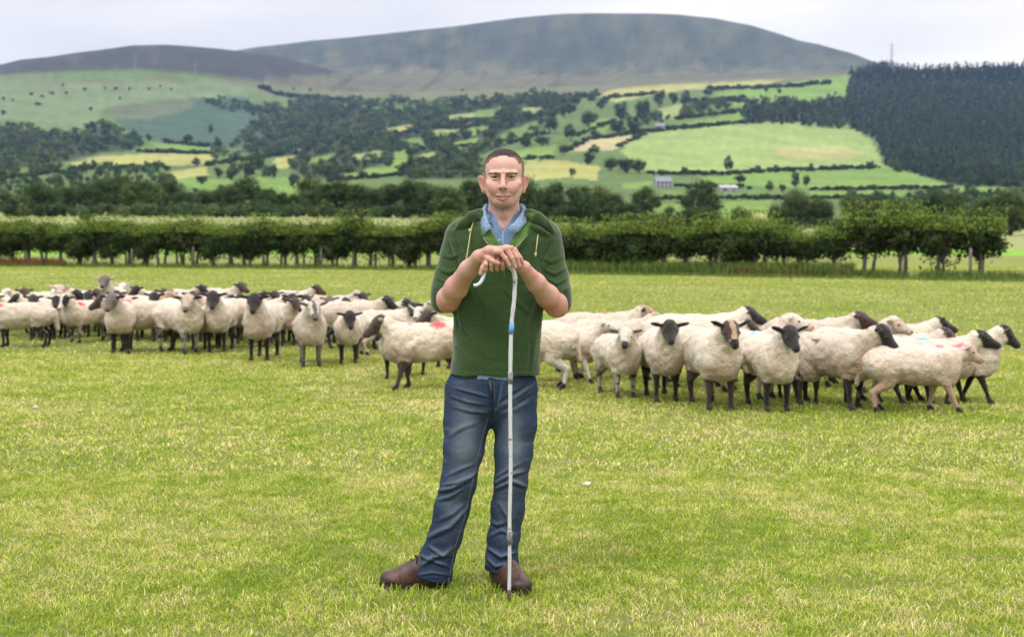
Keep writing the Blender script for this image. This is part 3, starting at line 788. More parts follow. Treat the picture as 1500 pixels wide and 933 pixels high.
x = -34.0; hb = 0
SPECIAL = {1460: 'last hedge bush at the right end, thinning out above a leaning trunk', 1420: 'hedge bush with a stout grey trunk, second from the right end of the hedge', 1382: 'hedge bush over two bare grey stems, third from the right end',
           1350: 'hedge bush over a bright gap, fourth from the right end', 1318: 'tall hedge bush with light shoots on top near the right end', 1235: 'hedge bush on a split trunk where the raised stretch of hedge begins'}
nl = nm_ = nr_ = nx_ = 0
while x < 15.0:
    # walk along the hedge line
    px_ = 750 + FPX * x / hedge_line(750 + FPX * x / 52)
    D = hedge_line(px_)
    px_ = 750 + FPX * x / D
    hs = 1.02 + .05 * math.sin(x * 1.7) + rng.uniform(-.05, .05)
    if px_ > 1225: hs *= 1.12
    if 1120 < px_ < 1225: hs *= .9
    o = empty('hawthorn', (x, D + rng.uniform(-.12, .12), 0), rng.uniform(0, 6.28))
    o.scale = (hs * rng.uniform(.92, 1.12), hs * 1.0, hs * rng.uniform(.95, 1.06))
    v = int(rng.integers(0, 10)) if px_ < 1200 else int(rng.integers(0, 7)); u = int(rng.integers(0, 7))
    obj('crown', HB[v], None, o); obj('trunk', HS[u], None, o)
    sp_ = [k for k in SPECIAL if abs(k - px_) < 18]
    if sp_: lab = SPECIAL.pop(sp_[0])
    elif px_ < -10: nx_ += 1; lab = 'hedge bush beyond the left edge of the photo, %s from the far end' % nth(nx_)
    elif px_ < 640: nl += 1; lab = 'clipped hawthorn bush with bare stems, %s from the left end of the hedge' % nth(nl)
    elif px_ < 840: nm_ += 1; lab = 'hawthorn bush in the hedge behind the man, %s from his left' % nth(nm_)
    else: nr_ += 1; lab = 'dense hawthorn bush in tall grass, %s right of the man in the hedge' % nth(nr_)
    tag(o, lab, 'hedge bush', 'hawthorn bushes making up the field hedge')
    x += rng.uniform(.66, .86) * (1.0 if px_ < 1200 else 1.3); hb += 1

# posts of the old fence along the hedge
for k, (px_, hh) in enumerate(((193, .75), (283, .85), (470, .8), (1054, .8), (1421, .95))):
    D = hedge_line(px_) - .75; p = pix(px_, 390, D)
    mb = MB(); mb.tube([(0, 0, -.05), (.01, 0, hh * .6), (.015, .01, hh), (.015, .01, hh + .015)], [.05, .047, .045, .02], 8)
    o = mb.build('fence_post', m_barkg, loc=(p[0], D, 0))
    tag(o, ['weathered post at the hedge above the badger-faced sheep', 'weathered post at the hedge above the cream-faced sheep', 'weathered post at the hedge left of the man', 'weathered post in tall grass in the middle of the right hedge', 'dark post beside the last hedge trunks at right'][k], 'fence post', 'old posts along the hedge')

# small tree in the pale field at left
put_tree(128, 328, 303, 22, 'mid', 'young_tree', 'small wind-bent tree alone in front of the tree line at left', 'tree', None, D=150)

# ---- buildings
m_render = mat_col('white_render', (.27, .27, .27), rough=.9, nscale=1.5, namt=.1)
m_slate = mat_col('slate_roof', (.20, .21, .24), rough=.7, nscale=2, namt=.2)
m_pale = mat_col('pale_sheet_roof', (.34, .35, .36), rough=.6, nscale=.8, namt=.1)
m_glass = mat_col('window_glass', (.03, .035, .04), rough=.15, spec=.6, namt=0)
m_wood = mat_col('painted_door', (.10, .08, .07), rough=.6)
def house(px, base, top, wpx, depth, label, rz=.15, nwin=3, storeys=2, roofm=None, wallm=None, chim=1, name='farmhouse'):
    g = ground_hit(px, base)
    s_ = g[1] / FPX; w_ = wpx * s_; h = (base - top) * s_; we = h * .62; d = depth
    root = empty(name, tuple(g - [0, 0, .3]), rz); tag(root, label, 'building')
    mb = MB(); hw, hd = w_ / 2, d / 2
    V = [(-hw, -hd, -.5), (hw, -hd, -.5), (hw, hd, -.5), (-hw, hd, -.5), (-hw, -hd, we), (hw, -hd, we), (hw, hd, we), (-hw, hd, we), (-hw, 0, h * .985), (hw, 0, h * .985)]
    mb.add(V, [(0, 1, 5, 4), (2, 3, 7, 6), (0, 3, 2, 1)], []); me = bpy.data.meshes.new('wall')
    me.from_pydata([Vector(v) for v in V], [], [(0, 1, 5, 4), (2, 3, 7, 6), (1, 2, 6, 9, 5), (3, 0, 4, 8, 7), (0, 3, 2, 1)]); me.update()
    obj('wall', me, wallm or m_render, root)
    e = .25; t = .18; me = bpy.data.meshes.new('roof'); ov = e * (h - we) / hd
    RV = []
    for zz in (0.02, t):
        RV += [(-hw - e, -hd - e, we - ov + zz), (hw + e, -hd - e, we - ov + zz), (hw + e, 0, h + zz), (-hw - e, 0, h + zz), (hw + e, hd + e, we - ov + zz), (-hw - e, hd + e, we - ov + zz)]
    me.from_pydata(RV, [], [(6, 7, 8, 9), (9, 8, 10, 11), (0, 3, 2, 1), (3, 5, 4, 2), (0, 1, 7, 6), (4, 5, 11, 10), (0, 6, 9, 3), (3, 9, 11, 5), (1, 2, 8, 7), (2, 4, 10, 8)]); me.update()
    roof = obj('roof', me, roofm or m_slate, root)
    for k in range(chim):
        mb = MB(); cx = -hw * .8 if k == 0 else hw * .8
        mb.box((cx, 0, h + .5), (.4, .4, .9)); mb.box((cx, 0, h + 1.45), (.47, .47, .08)); mb.build('chimney', m_render, roof, smooth=False)
    for st_ in range(storeys):
        z = we * (st_ + .5) / storeys
        for k in range(nwin):
            xx = -hw + w_ * (k + .5) / nwin
            if st_ == 0 and k == nwin // 2 and nwin > 1:
                mb = MB(); mb.box((xx, -hd - .02, we / storeys * .4), (.5, .04, we / storeys * .4)); mb.build('door', m_wood, root, smooth=False); continue
            mb = MB(); mb.box((xx, -hd - .01, z), (w_ / nwin * .2, .03, we / storeys * .27)); mb.build('window', m_glass, root, smooth=False)
    return root
house(971, 276, 259, 24, 7, 'grey two-storey farmhouse with chimneys beside the big domed tree', nwin=4, chim=2, roofm=m_slate)
house(1065, 281, 271, 26, 10, 'long pale-roofed barn right of the big domed tree', nwin=2, storeys=1, chim=0, roofm=m_pale, name='barn')
house(966, 191, 181, 14, 9, 'white cottage at the top corner of the big meadow', nwin=3, chim=1)
house(436, 226, 218, 11, 8, 'white farm building on the left slope', nwin=3, chim=1, roofm=m_pale)
house(84, 312, 290, 7, 3.5, 'narrow blue-white gabled building among the trees at left', rz=1.4, nwin=1, chim=0)
house(5, 306, 293, 16, 8, 'low white shed roof at the left edge beyond the hedge', nwin=2, storeys=1, chim=0, roofm=m_pale, name='shed')
# lattice mast on the skyline and pylons below the mountain
m_steel = mat_col('galvanised_steel', (.22, .23, .25), rough=.6, metal=.3)
def mast(px, base, top, label, D=None, arms=3, wb=.16, r=.22):
    g = land_at(px, D) if D else ground_hit(px, base)
    h = pix(px, top, g[1])[2] - g[2]
    root = empty('lattice_mast', tuple(g)); tag(root, label, 'pylon')
    mb = MB(); w0 = h * wb / 2; lv = 7
    for sx in (-1, 1):
        for sy in (-1, 1):
            mb.tube([(sx * w0, sy * w0, -1), (sx * w0 * .3, sy * w0 * .3, h)], [r, r * .7], 4)
    for i in range(lv):
        za, zb2 = h * i / lv, h * (i + 1) / lv; wa, wb_ = w0 * (1 - .7 * i / lv), w0 * (1 - .7 * (i + 1) / lv)
        for sy in (-1, 1):
            mb.tube([(-wa, sy * wa, za), (wb_, sy * wb_, zb2)], r * .5, 4); mb.tube([(wa, sy * wa, za), (-wb_, sy * wb_, zb2)], r * .5, 4)
            mb.tube([(sy * wa, -wa, za), (sy * wb_, wb_, zb2)], r * .5, 4)
    mb.build('lattice', m_steel, root, smooth=False)
    for k in range(arms):
        mb = MB(); z = h * (.66 + .14 * k); mb.tube([(-h * .12, 0, z), (h * .12, 0, z)], r * .8, 4); mb.build('cross_arm', m_steel, root, smooth=False)
    return root
mast(1301, 97, 64, 'tall thin mast on the skyline above the conifer hill', D=2950, arms=2, wb=.10)
mast(1056, 113, 88, 'faint pylon at the foot of the mountain right of centre', arms=3)
mast(171, 112, 95, 'faint pylon on the dark moor ridge, middle left', arms=3)
mast(198, 114, 80, 'taller faint pylon on the dark moor ridge at left', arms=3)
mast(286, 118, 91, 'faint pylon at the right of the dark moor ridge', arms=3)

# ------------------------------------------------------------------ grass
m_blade = mat_col('grass_blades', attr=True, rough=.75, spec=.2, nscale=6, namt=.12, trans=.25)
def blades(n, ylo, yhi, hmin, hmax, wid, seed, side=1.5, lean=1.0, xr=None, colf=None):
    rg = np.random.default_rng(seed)
    if xr is None:
        y = np.sqrt(rg.uniform(ylo ** 2, yhi ** 2, n)); x = rg.uniform(-.5, .5, n) * .72 * side * y
    else:
        x = rg.uniform(xr[0], xr[1], n); y = rg.uniform(ylo, yhi, n)
    return x, y, rg
def blade_mesh(name, x, y, rg, hmin, hmax, wid, col, lean=1.0, z0=0.0):
    n = len(x)
    h = rg.uniform(hmin, hmax, n); a = rg.uniform(0, 2 * math.pi, n); w = wid * rg.uniform(.6, 1.4, n)
    ux, uy = np.cos(a), np.sin(a)
    la = rg.uniform(0, 2 * math.pi, n); ll = h * rg.uniform(.15, 1.0, n) * lean
    lx, ly = np.cos(la) * ll, np.sin(la) * ll
    B = np.stack([x, y, np.full(n, z0 - .003)], 1)
    side = np.stack([ux * w / 2, uy * w / 2, 0 * w], 1)
    M = B + np.stack([lx * .35, ly * .35, h * .6], 1); T = B + np.stack([lx, ly, h * rg.uniform(.7, 1.0, n)], 1)
    V = np.stack([B - side, B + side, M + side * .8, M - side * .8, T], 1).reshape(-1, 3)
    k = np.arange(n) * 5
    Q = np.stack([k, k + 1, k + 2, k + 3], 1); Tq = np.stack([k + 3, k + 2, k + 4], 1)
    return mesh_np(name, V, Q, Tq, color=np.repeat(col, 5, 0), smooth=False)
def grass_col(x, y, rg, straw=.35):
    P = np.stack([x, y, 0 * x], 1)
    big = fbm(P, .55, 31, 3); med = fbm(P, 3.0, 37, 3); sm = fbm(P, 14.0, 41, 2)
    t = np.clip(straw + .40 * big + .45 * med + .45 * sm + rg.normal(0, .32, len(x)), 0, 1)[:, None]
    g1 = np.array((.195, .315, .022)); g2 = np.array((.46, .53, .062)); s1 = np.array((.78, .64, .37))
    C = np.where(t < .5, g1 + (g2 - g1) * t * 2, g2 + (s1 - g2) * (t - .5) * 2)
    return C * rg.uniform(.72, 1.28, len(x))[:, None]
parts_g = []
for (nb, y0, y1, h0, h1, wd, seed) in ((620000, 3.6, 8.5, .008, .030, .0032, 1), (450000, 8.5, 17, .010, .034, .0068, 2), (420000, 17, 62, .012, .036, .020, 3)):
    x, y, rg = blades(nb, y0, y1, h0, h1, wd, seed)
    # tufts: pull a share of the blades together
    P = np.stack([x, y, 0 * x], 1); tuft = fbm(P, 5.0, 51, 3)
    keep = rg.uniform(0, 1, nb) < np.clip(.80 + .8 * tuft, .35, 1)
    x, y, tuft = x[keep], y[keep], tuft[keep]
    C = grass_col(x, y, rg, .44 if y0 < 17 else .30)
    me = blade_mesh('grass', x, y, rg, h0, h1, wd, C, lean=1.5)
    o = obj('grass', me, m_blade); tag(o, kind='stuff')
# taller tufts round the boots and the foot of the crook
x, y, rg = blades(700, 5.3, 5.95, 0, 0, 0, 12, xr=(-.62, .18)); C = grass_col(x, y, rg, .35)
o = obj('grass', blade_mesh('grass', x, y, rg, .03, .06, .0042, C, lean=.9), m_blade); tag(o, kind='stuff')
# scraps of shed wool caught in the grass
m_wool = mat_col('shed_wool', (.70, .67, .60), rough=.95, nscale=200, namt=.2)
for px_, py_, lab in ((860, 713, 'small white scrap of shed wool in the grass right of the man'), (52, 599, 'small white scrap of shed wool in the grass at far left')):
    g = pix(px_, py_, float(depth_ground(py_))); rg = np.random.default_rng(px_); mb = MB()
    for k in range(9):
        p = rg.normal(0, .009, (4, 3)); p[:, 2] = np.abs(p[:, 2]) * .6 + .014; mb.tube(p, .0045, 5)
    o = mb.build('wool_scrap', m_wool, loc=(g[0], g[1], 0)); tag(o, lab, 'wool scrap')
# rough grass and weeds at the foot of the hedge
def verge(px0, px1, n, h0, h1, col, seed, dlo=-1.3, dhi=.6, wid=.02, lean=.5, name='tall_grass'):
    rg = np.random.default_rng(seed); p = rg.uniform(px0, px1, n); D = np.array([hedge_line(q) for q in p]) + rg.uniform(dlo, dhi, n)
    x = (p - 750) / FPX * D
    keep = rg.uniform(0, 1, n) < np.clip(.6 + 1.2 * fbm(np.stack([x, D, 0 * x], 1), 1.2, 61, 2), .1, 1)
    x, D = x[keep], D[keep]
    C = np.array(col)[rg.integers(0, len(col), len(x))] * rg.uniform(.7, 1.3, len(x))[:, None]
    o = obj(name, blade_mesh(name, x, D, rg, h0, h1, wid, C, lean=lean), m_blade); tag(o, kind='stuff')
GC = [(.10, .17, .03), (.14, .22, .04), (.20, .25, .07), (.08, .13, .03)]
verge(-400, 830, 22000, .06, .28, GC, 71)
verge(820, 1250, 16000, .25, .62, GC, 72)
verge(1240, 1600, 9000, .10, .38, GC, 73)
verge(-400, 1900, 24000, .05, .16, GC, 74, dlo=-2.6, dhi=-1.0)
verge(-40, 95, 2600, .2, .48, [(.30, .10, .045), (.24, .09, .04), (.16, .12, .05)], 75, wid=.03, name='red_dock')
verge(1040, 1260, 420, .15, .42, [(.26, .09, .05), (.20, .10, .05)], 76, dlo=-1.4, dhi=-.8, wid=.03, name='red_dock')
# ------------------------------------------------------------------ the shepherd
MD = 5.70
def W(px, py, dy=0.0):
    return pix(px, py, MD + dy)
def Ws(*pts): return [W(*p) for p in pts]

SKIN = np.array((0.56, 0.350, 0.290)); SKINR = np.array((0.50, 0.215, 0.175))
m_skin = mat_col('skin', attr=True, rough=.52, spec=.35, nscale=60, namt=.09, bump=.25, bscale=220, bdist=.002, sss=.12)
m_hair = mat_col('cropped_hair', attr=True, rough=.9, spec=.15, nscale=260, namt=.45, bump=.8, bscale=420, bdist=.003)

def build_head():
    f = Field(W(738, 345, 0)[:] + np.array([-.16, -.19, -.02]), W(738, 345, 0) + np.array([.16, .22, .375]), .0021)
    # skull and face
    f.ell(W(738, 249, .045), (.0795, .100, .080), .01, 0)
    f.ell(W(738, 246, -.005), (.0715, .080, .066), .03, 0)               # forehead
    f.ell(W(738, 264, .002), (.0700, .078, .072), .03, 0)               # mid face
    f.ell(W(738, 282, -.020), (.0500, .064, .050), .03, 0)               # muzzle and jaw
    f.cone(W(737.5, 296.5, -.064), W(737.5, 295, -.05), .018, .021, .03, 0)  # chin
    for s in (-1, 1):
        jx = 737.7 + s * 22.5
        f.cone(W(737.7 + s * 19.5, 281, .010), W(737.7 + s * 8, 296.5, -.050), .018, .015, .03, 0)  # jaw line
        f.ell(W(737.7 + s * 19.5, 269, -.052), (.018, .019, .014), .022, 0)      # cheekbone
        f.ell(W(737.0 + s * 13, 277, -.066), (.016, .012, .018), .025, 0)
        f.ell(W(737.2 + s * 11.8, 259.8, -.100), (.0185, .018, .0105), .012, None, sub=True)  # eye socket
        f.cone(W(737 + s * 4.5, 253.8, -.087), W(737 + s * 18, 253.4, -.070), .0075, .007, .012, 0)  # brow ridge
        # lids
        ex, ey = 737.0 + s * 11.6, 259.6
        f.cone(W(ex - 4.4, ey - 2.4 + (.5 if s < 0 else .0), -.0765), W(ex + 4.4, ey - 2.4 + (.0 if s < 0 else .5), -.0765), .0044, .0044, .004, 0)
        f.cone(W(ex - 3.8, ey + 2.9, -.0760), W(ex + 3.8, ey + 2.9, -.0760), .0034, .0034, .004, 0)
        f.cone(W(737 + s * 4.2, 275.4, -.096), W(737 + s * 5.0, 274.2, -.088), .0070, .0068, .006, 0)   # nostril wing
        f.ell(W(737 + s * 3.0, 277.0, -.108), (.0036, .0075, .0028), .002, 4, sub=True)
        # cheek fold beside the mouth
        f.cone(W(737 + s * 6.8, 275, -.091), W(737 + s * 13.0, 286.5, -.0775), .0024, .0016, .006, None, sub=True)
        f.ell(W(737 + s * 14.5, 275.5, -.064), (.016, .012, .014), .02, 0)
    f.cone(W(737, 252, -.082), W(736.7, 273.5, -.112), .0078, .0105, .010, 0)    # nose
    f.ell(W(736.6, 274.2, -.111), (.0105, .010, .0092), .006, 0)
    f.ell(W(737, 254, -.097), (.002, .006, .007), .004, None, sub=True)          # frown line
    f.cone(W(734.8, 280, -.094), W(735, 283.5, -.093), .0022, .002, .004, None, sub=True)
    # mouth
    for x0, x1 in ((725.5, 735), (736, 748)):
        pass
    f.chain(Ws((727, 287.0, -.079), (732, 286.5, -.0885), (736.5, 287.0, -.0905), (741, 286.5, -.0885), (746.5, 286.8, -.078)), (.0016, .0026, .0026, .0026, .0016), .008, 2)
    f.chain(Ws((728.5, 290.6, -.079), (736.5, 292.4, -.0890), (745, 290.4, -.078)), (.0018, .0040, .0018), .007, 2)
    f.chain(Ws((724.0, 286.8, -.077), (730, 288.6, -.0895), (736.5, 289.3, -.0935), (743, 288.6, -.0895), (749.5, 286.4, -.076)), (.0016, .0016, .0017, .0016, .0016), .0015, 3, sub=True)
    f.cone(W(732, 295.6, -.089), W(741, 295.6, -.089), .003, .003, .008, None, sub=True)
    # ears
    for s in (-1, 1):
        cxp = 737.7 + s * 32.6
        n = np.array([s * .80, -.60, 0]); u = np.array([0, 0, 1.0]) + np.array([s * .22, 0, 0]); u /= np.linalg.norm(u)
        n = n - u * n.dot(u); n /= np.linalg.norm(n); w = np.cross(u, n)
        R = np.array([w, n, u])
        f.ell(W(cxp, 267.5, .012), (.0150, .0080, .0300), .006, 1, rot=R)
        f.ell(W(cxp - s * .8, 267, .012) + n * .0075, (.0095, .0058, .0200), .005, 1, rot=R, sub=True)
        f.ell(W(cxp - s * 3.2, 279.5, .008), (.0085, .007, .0115), .006, 1)
        f.cone(W(cxp - s * 3.0, 262, .018), W(cxp - s * 4.5, 277, .012), .009, .010, .006, 1)
    # neck, throat, collar bones
    f.cone(W(738, 280, .052), W(738, 338, .062), .056, .060, .02, 0)
    for s in (-1, 1):
        f.cone(W(738 + s * 17, 286, .04), W(738 + s * 7, 330, .004), .014, .012, .025, 0)
        f.cone(W(738 + s * 7, 332, -.01), W(738 + s * 42, 326, .03), .011, .012, .02, 0)
        f.cone(W(738 + s * 10, 316, .06), W(738 + s * 36, 330, .07), .034, .024, .04, 0)
    f.ell(W(737.5, 314, -.002), (.013, .014, .016), .02, 0)                       # adam's apple
    f.ell(W(738, 354, .05), (.10, .070, .050), .05, 0)
    V, Q, T = f.surface(); V = relax(V, Q, 2, .5)
    return V, Q, T

def head_color(V, T):
    C = np.zeros((len(V), 3)); C[:] = SKIN
    a = (V[:, 0] / V[:, 1]) * FPX + 750
    rz = (V[:, 2] - CH) / V[:, 1]
    bb = (rz * _ct + _st) / (_ct - rz * _st); b = 466.5 - bb * FPX
    front = V[:, 1] < MD + .02
    def blob(x, y, rx, ry): return np.exp(-(((a - x) / rx) ** 2 + ((b - y) / ry) ** 2)) * front
    red = sum(blob(x, y, rx, ry) * k for x, y, rx, ry, k in ((718, 274, 9, 8, .55), (757, 274, 9, 8, .55), (736.7, 274, 5, 6, .6), (737, 256, 6, 5, .35), (737, 300, 10, 6, .3), (737, 240, 20, 8, .15)))
    red = np.clip(red + .25 * fbm(V, 40, 3, 3), 0, 1)[:, None]
    C = C * (1 - red) + SKINR * red
    C[T == 1] = (.54, .265, .215)
    # stubble shadow on jaw and lip
    st = np.clip(blob(737, 300, 25, 13) * 1.1 + blob(737, 282, 11, 3) * .6 - blob(737, 290, 8, 4) * .8 - np.clip((b - 309) / 5, 0, 1), 0, 1) * (b < 316)
    st = (st * (.42 + .25 * vnoise(V, 300, 3)))[:, None]
    C = C * (1 - st) + np.array((.16, .12, .105)) * st
    C[T == 2] = (.46, .205, .165); C[T == 3] = (.30, .12, .11); C[T == 4] = (.16, .06, .05)
    teeth = (np.abs(a - 737) < 7.5) & (np.abs(b - 288.9) < .9) & (T == 3)
    C[teeth] = (.62, .55, .50)
    # eyebrows
    for s in (-1, 1):
        yy = 254.9 - .5 * np.cos((a - (737 + s * 13)) / 9 * 1.3)
        m = (np.abs(a - (737 + s * 12.6)) < 9.2) & (np.abs(b - yy) < 2.1 - .09 * np.abs(a - (737 + s * 9))) & front
        k = np.where(m, .72 + .25 * vnoise(V, 260, 8), 0)[:, None]
        C = C * (1 - k) + np.array((.022, .013, .011)) * k
        lash = (np.abs(a - (737 + s * 11.6)) < 5.2) & (np.abs(b - 258.4) < .75) & front
        C[lash] = C[lash] * .12
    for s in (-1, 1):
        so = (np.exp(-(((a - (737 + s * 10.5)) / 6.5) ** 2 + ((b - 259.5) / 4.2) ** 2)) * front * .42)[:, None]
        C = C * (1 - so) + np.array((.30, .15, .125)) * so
    ml = (np.abs(a - 736.8) < 11.5) & (np.abs(b - (289.2 - .0125 * (a - 736.8) ** 2 * .9)) < .75) & front
    C[ml & ~teeth] = (.16, .055, .05)
    C[(np.abs(a - 736.8) < 6.5) & (np.abs(b - 288.6) < .55) & front] = (.50, .44, .41)
    C[(np.abs(np.abs(a - 736.8) - 3.6) < 1.5) & (np.abs(b - 276.6) < .9) & front] = (.12, .05, .04)
    chest = np.clip((b - 318) / 20, 0, 1)[:, None] * front[:, None]
    C = C * (1 - .25 * chest) + SKINR * .25 * chest
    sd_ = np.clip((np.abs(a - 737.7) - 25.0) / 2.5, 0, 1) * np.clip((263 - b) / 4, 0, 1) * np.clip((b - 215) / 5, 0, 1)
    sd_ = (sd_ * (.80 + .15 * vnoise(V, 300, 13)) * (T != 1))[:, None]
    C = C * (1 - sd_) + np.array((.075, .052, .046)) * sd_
    return C, a, b

def hand_pts(px, py, dy): return W(px, py, dy)

def build_arms():
    lo = np.array([W(628, 470, 0)[0], MD - .40, W(700, 472, 0)[2]]); hi = np.array([W(842, 400, 0)[0], MD + .10, W(700, 352, -.35)[2] + .01])
    f = Field(lo, hi, .0024)
    # forearms (his right on the left of the picture)
    f.chain(Ws((653, 428, .015), (657, 438, -.035), (668, 422, -.095), (686, 395, -.185), (702, 376, -.262)), (.038, .045, .0435, .034, .0255), .02, 0)
    f.ell(W(655, 447, -.020), (.034, .036, .030), .02, 0)
    f.chain(Ws((815, 430, .015), (814, 446, -.03), (802, 434, -.085), (785, 414, -.165), (767, 393, -.238)), (.038, .044, .0435, .035, .0262), .02, 0)
    f.ell(W(818, 454, -.018), (.033, .036, .028), .02, 0)
    k = .0022
    # lower hand: his left, gripping the crook from the right
    f.cone(W(766, 391, -.240), W(744, 383, -.262), .0260, .0270, .015, 0, flat=((0, .25, 1), .78))
    f.cone(W(744, 383, -.262), W(722, 381, -.268), .0265, .0240, .015, 0, flat=((0, .25, 1), .80))
    for i in range(4):
        x = 713.0 + 8.3 * i
        f.chain(Ws((x + 3.5, 377.0, -.268), (x + .8, 379.5 + .3 * i, -.296), (x - 1.2, 387.5, -.307), (x - 1.8, 394.5 - i * .6, -.296), (x - .6, 396.5 - i * .6, -.280)), (.0100, .0097, .0090, .0082, .0074), k, 0)
    f.chain(Ws((722, 383, -.262), (711, 384.5, -.284), (706.5, 392, -.292), (703.8, 401, -.290)), (.0125, .0100, .0088, .0078), k * 1.3, 0)
    # upper hand: his right, laid over the lower hand from the left
    f.cone(W(702, 376, -.262), W(718, 368.5, -.283), .0265, .0270, .015, 0, flat=((0, .15, 1), .85))
    f.cone(W(718, 368.5, -.283), W(737, 367, -.292), .0275, .0250, .012, 0, flat=((0, .35, 1), .72))
    fing = [((727, 369, -.312), (733, 369.5, -.327), (741.0, 379.0, -.334), (746.3, 388.5, -.329)),
            ((735, 364.5, -.304), (742, 365.0, -.325), (750.0, 378.0, -.331), (754.8, 391.0, -.322)),
            ((741, 362.5, -.290), (749, 364.0, -.311), (757.0, 377.0, -.317), (760.5, 389.5, -.307)),
            ((745, 363.5, -.272), (754, 366.5, -.294), (762.0, 377.5, -.298), (766.0, 386.0, -.290))]
    for i, (a, b, c, d) in enumerate(fing):
        r = (1.0, 1.04, 1.0, .9)[i]
        f.chain([W(*a), W(*b), W(*c), W(*d)], (.0118 * r, .0106 * r, .0090 * r, .0076 * r), k, 0)
        f.ell(W(*b) + np.array([0, -.002, .002]), (.0105 * r, .0102 * r, .0095 * r), .003, 0)        # knuckle
    f.chain(Ws((709, 374, -.285), (716, 379, -.305), (724, 383.5, -.318), (731, 386, -.320)), (.0135, .0108, .0092, .0078), k * 1.5, 0)     # thumb, under the palm
    V, Q, T = f.surface(); V = relax(V, Q, 1, .5)
    Nn = normals(V, Q)
    V += Nn * (fbm(V, 25, 4, 3) * .0012)[:, None]
    C = np.zeros((len(V), 3)); C[:] = SKIN * .97
    x_, z_ = V[:, 0], V[:, 2]
    red = np.clip(.30 + .45 * fbm(V, 14, 2, 3) + .5 * np.exp(-((z_ - W(700, 452, 0)[2]) / .035) ** 2), 0, 1)[:, None]
    C = C * (1 - red) + SKINR * red
    hands = (V[:, 1] < MD - .27)
    kn = np.clip(fbm(V, 45, 9, 2) * .6, 0, .5)[:, None] * hands[:, None]
    C = C * (1 - kn) + np.array((.50, .19, .14)) * kn
    return V, Q, C

hv, hq, ht_ = build_head(); hc, ha, hb = head_color(hv, ht_)
av, aq, ac = build_arms()
# trunk and upper arms under the clothes join head and arms into one figure
f = Field(W(738, 560, .05) + np.array([-.32, -.2, -.02]), W(738, 320, .05) + np.array([.32, .2, .02]), .008)
f.ell(W(728, 400, .055), (.145, .085, .20), .05, 0); f.ell(W(726, 520, .055), (.135, .08, .16), .05, 0)
f.chain(Ws((700, 345, .05), (682, 352, .045), (656, 425, .02)), (.035, .034, .034), .02, 0)
f.chain(Ws((776, 345, .05), (793, 352, .045), (813, 430, .02)), (.035, .034, .034), .02, 0)
f.cone(W(738, 400, .06), W(738, 322, .055), .07, .05, .03, 0)
tv, tq, _ = f.surface(); tcol = np.tile(SKIN, (len(tv), 1))
V = np.concatenate([hv, av, tv]); Q = np.concatenate([hq, aq + len(hv), tq + len(hv) + len(av)])
C = np.concatenate([hc, ac, tcol])
MANX, MANY = float(W(728, 868, 0)[0]), MD
def man_mesh(name, V, Q, C=None):
    return mesh_np(name, V - np.array([MANX, MANY, 0]), Q, color=C)
man = obj('person', man_mesh('person', V, Q, C), m_skin, loc=(MANX, MANY, 0))
tag(man, 'man in green hoodie, jeans and brown boots leaning both hands on a white crook', 'person')
def mpart(name, V, Q, C, mat, parent=None):
    return obj(name, man_mesh(name, V, Q, C), mat, parent or man)
def shift(mbv): 
    mbv.v = [v - np.array([MANX, MANY, 0]) for v in mbv.v]; return mbv

# eyes
for s in (-1, 1):
    c = W(737.0 + s * 11.6, 259.7, -.0665)
    mb = MB(); n, m = 20, 16; r = .0122
    ds = []
    for a in range(m + 1):
        for b in range(n):
            t, p = math.pi * a / m, 2 * math.pi * b / n
            ds.append((math.sin(t) * math.cos(p), -math.cos(t), math.sin(t) * math.sin(p)))
    ds = np.array(ds)
    q = [(a * n + b, a * n + (b + 1) % n, (a + 1) * n + (b + 1) % n, (a + 1) * n + b) for a in range(m) for b in range(n)]
    ca = np.degrees(np.arccos(np.clip(-ds[:, 1], -1, 1)))
    Ce = np.where((ca < 12)[:, None], (.01, .01, .01), np.where((ca < 30)[:, None], (.03, .04, .04), (.20, .17, .165)))
    mpart('eye', ds * r + c, np.array(q), Ce, mat_col('eye_surface', attr=True, rough=.12, spec=.5, namt=0), man)

# cropped hair: a thin fuzzy cap over the skull
f = Field(W(738, 300, .03) + np.array([-.12, -.14, -.02]), W(738, 214, .03) + np.array([.12, .14, .03]), .0024)
f.ell(W(738, 248.8, .045), (.0806, .1015, .0812), .01, 0)
f.ell(W(738, 245.8, -.005), (.0722, .0810, .0670), .03, 0)
sl, X, Y, Z = f.region(f.lo, f.lo + (f.n - 1) * f.c)
zh = W(738, 231.5, 0)[2]; ze = W(738, 266, 0)[2]; yf = MD - .058; 
# hairline: high on the forehead, drops at the temples to sideburns in front of the ears and round the nape
xx = np.abs(X - W(737.7, 240, 0)[0])
temple = np.clip((xx - .040) / .022, 0, 1)
line = zh + .004 * np.cos(xx * 90) + (.006 * np.exp(-((xx - .045) / .012) ** 2)) - temple * .030
line = np.where(Y > MD - .028, ze - .010 - np.clip((Y - MD - .03) / .05, 0, 1) * .045, line)
d = (line - Z)
_n = vnoise(np.stack(np.broadcast_arrays(X, Y, Z), -1).reshape(-1, 3), 140, 3).reshape(d.shape) * .004
d = d + _n
f.F[sl] = np.maximum(f.F[sl], d.astype(np.float32))
V, Q, T = f.surface(); V = relax(V, Q, 2, .5)
Nn = normals(V, Q); V += Nn * (fbm(V, 160, 5, 2) * .0014)[:, None]
hcg = np.zeros((len(V), 3)); hcg[:] = (.045, .033, .033)
side = np.clip((W(738, 231, 0)[2] - V[:, 2]) / .022, 0, 1)[:, None] * .62
edge = (np.clip(1 - (V[:, 2] - zh) / .010, 0, 1) * (V[:, 1] < MD - .03))[:, None] * .45
side = np.maximum(side, edge)
hcg = hcg * (1 - side) + np.array((.26, .165, .135)) * side
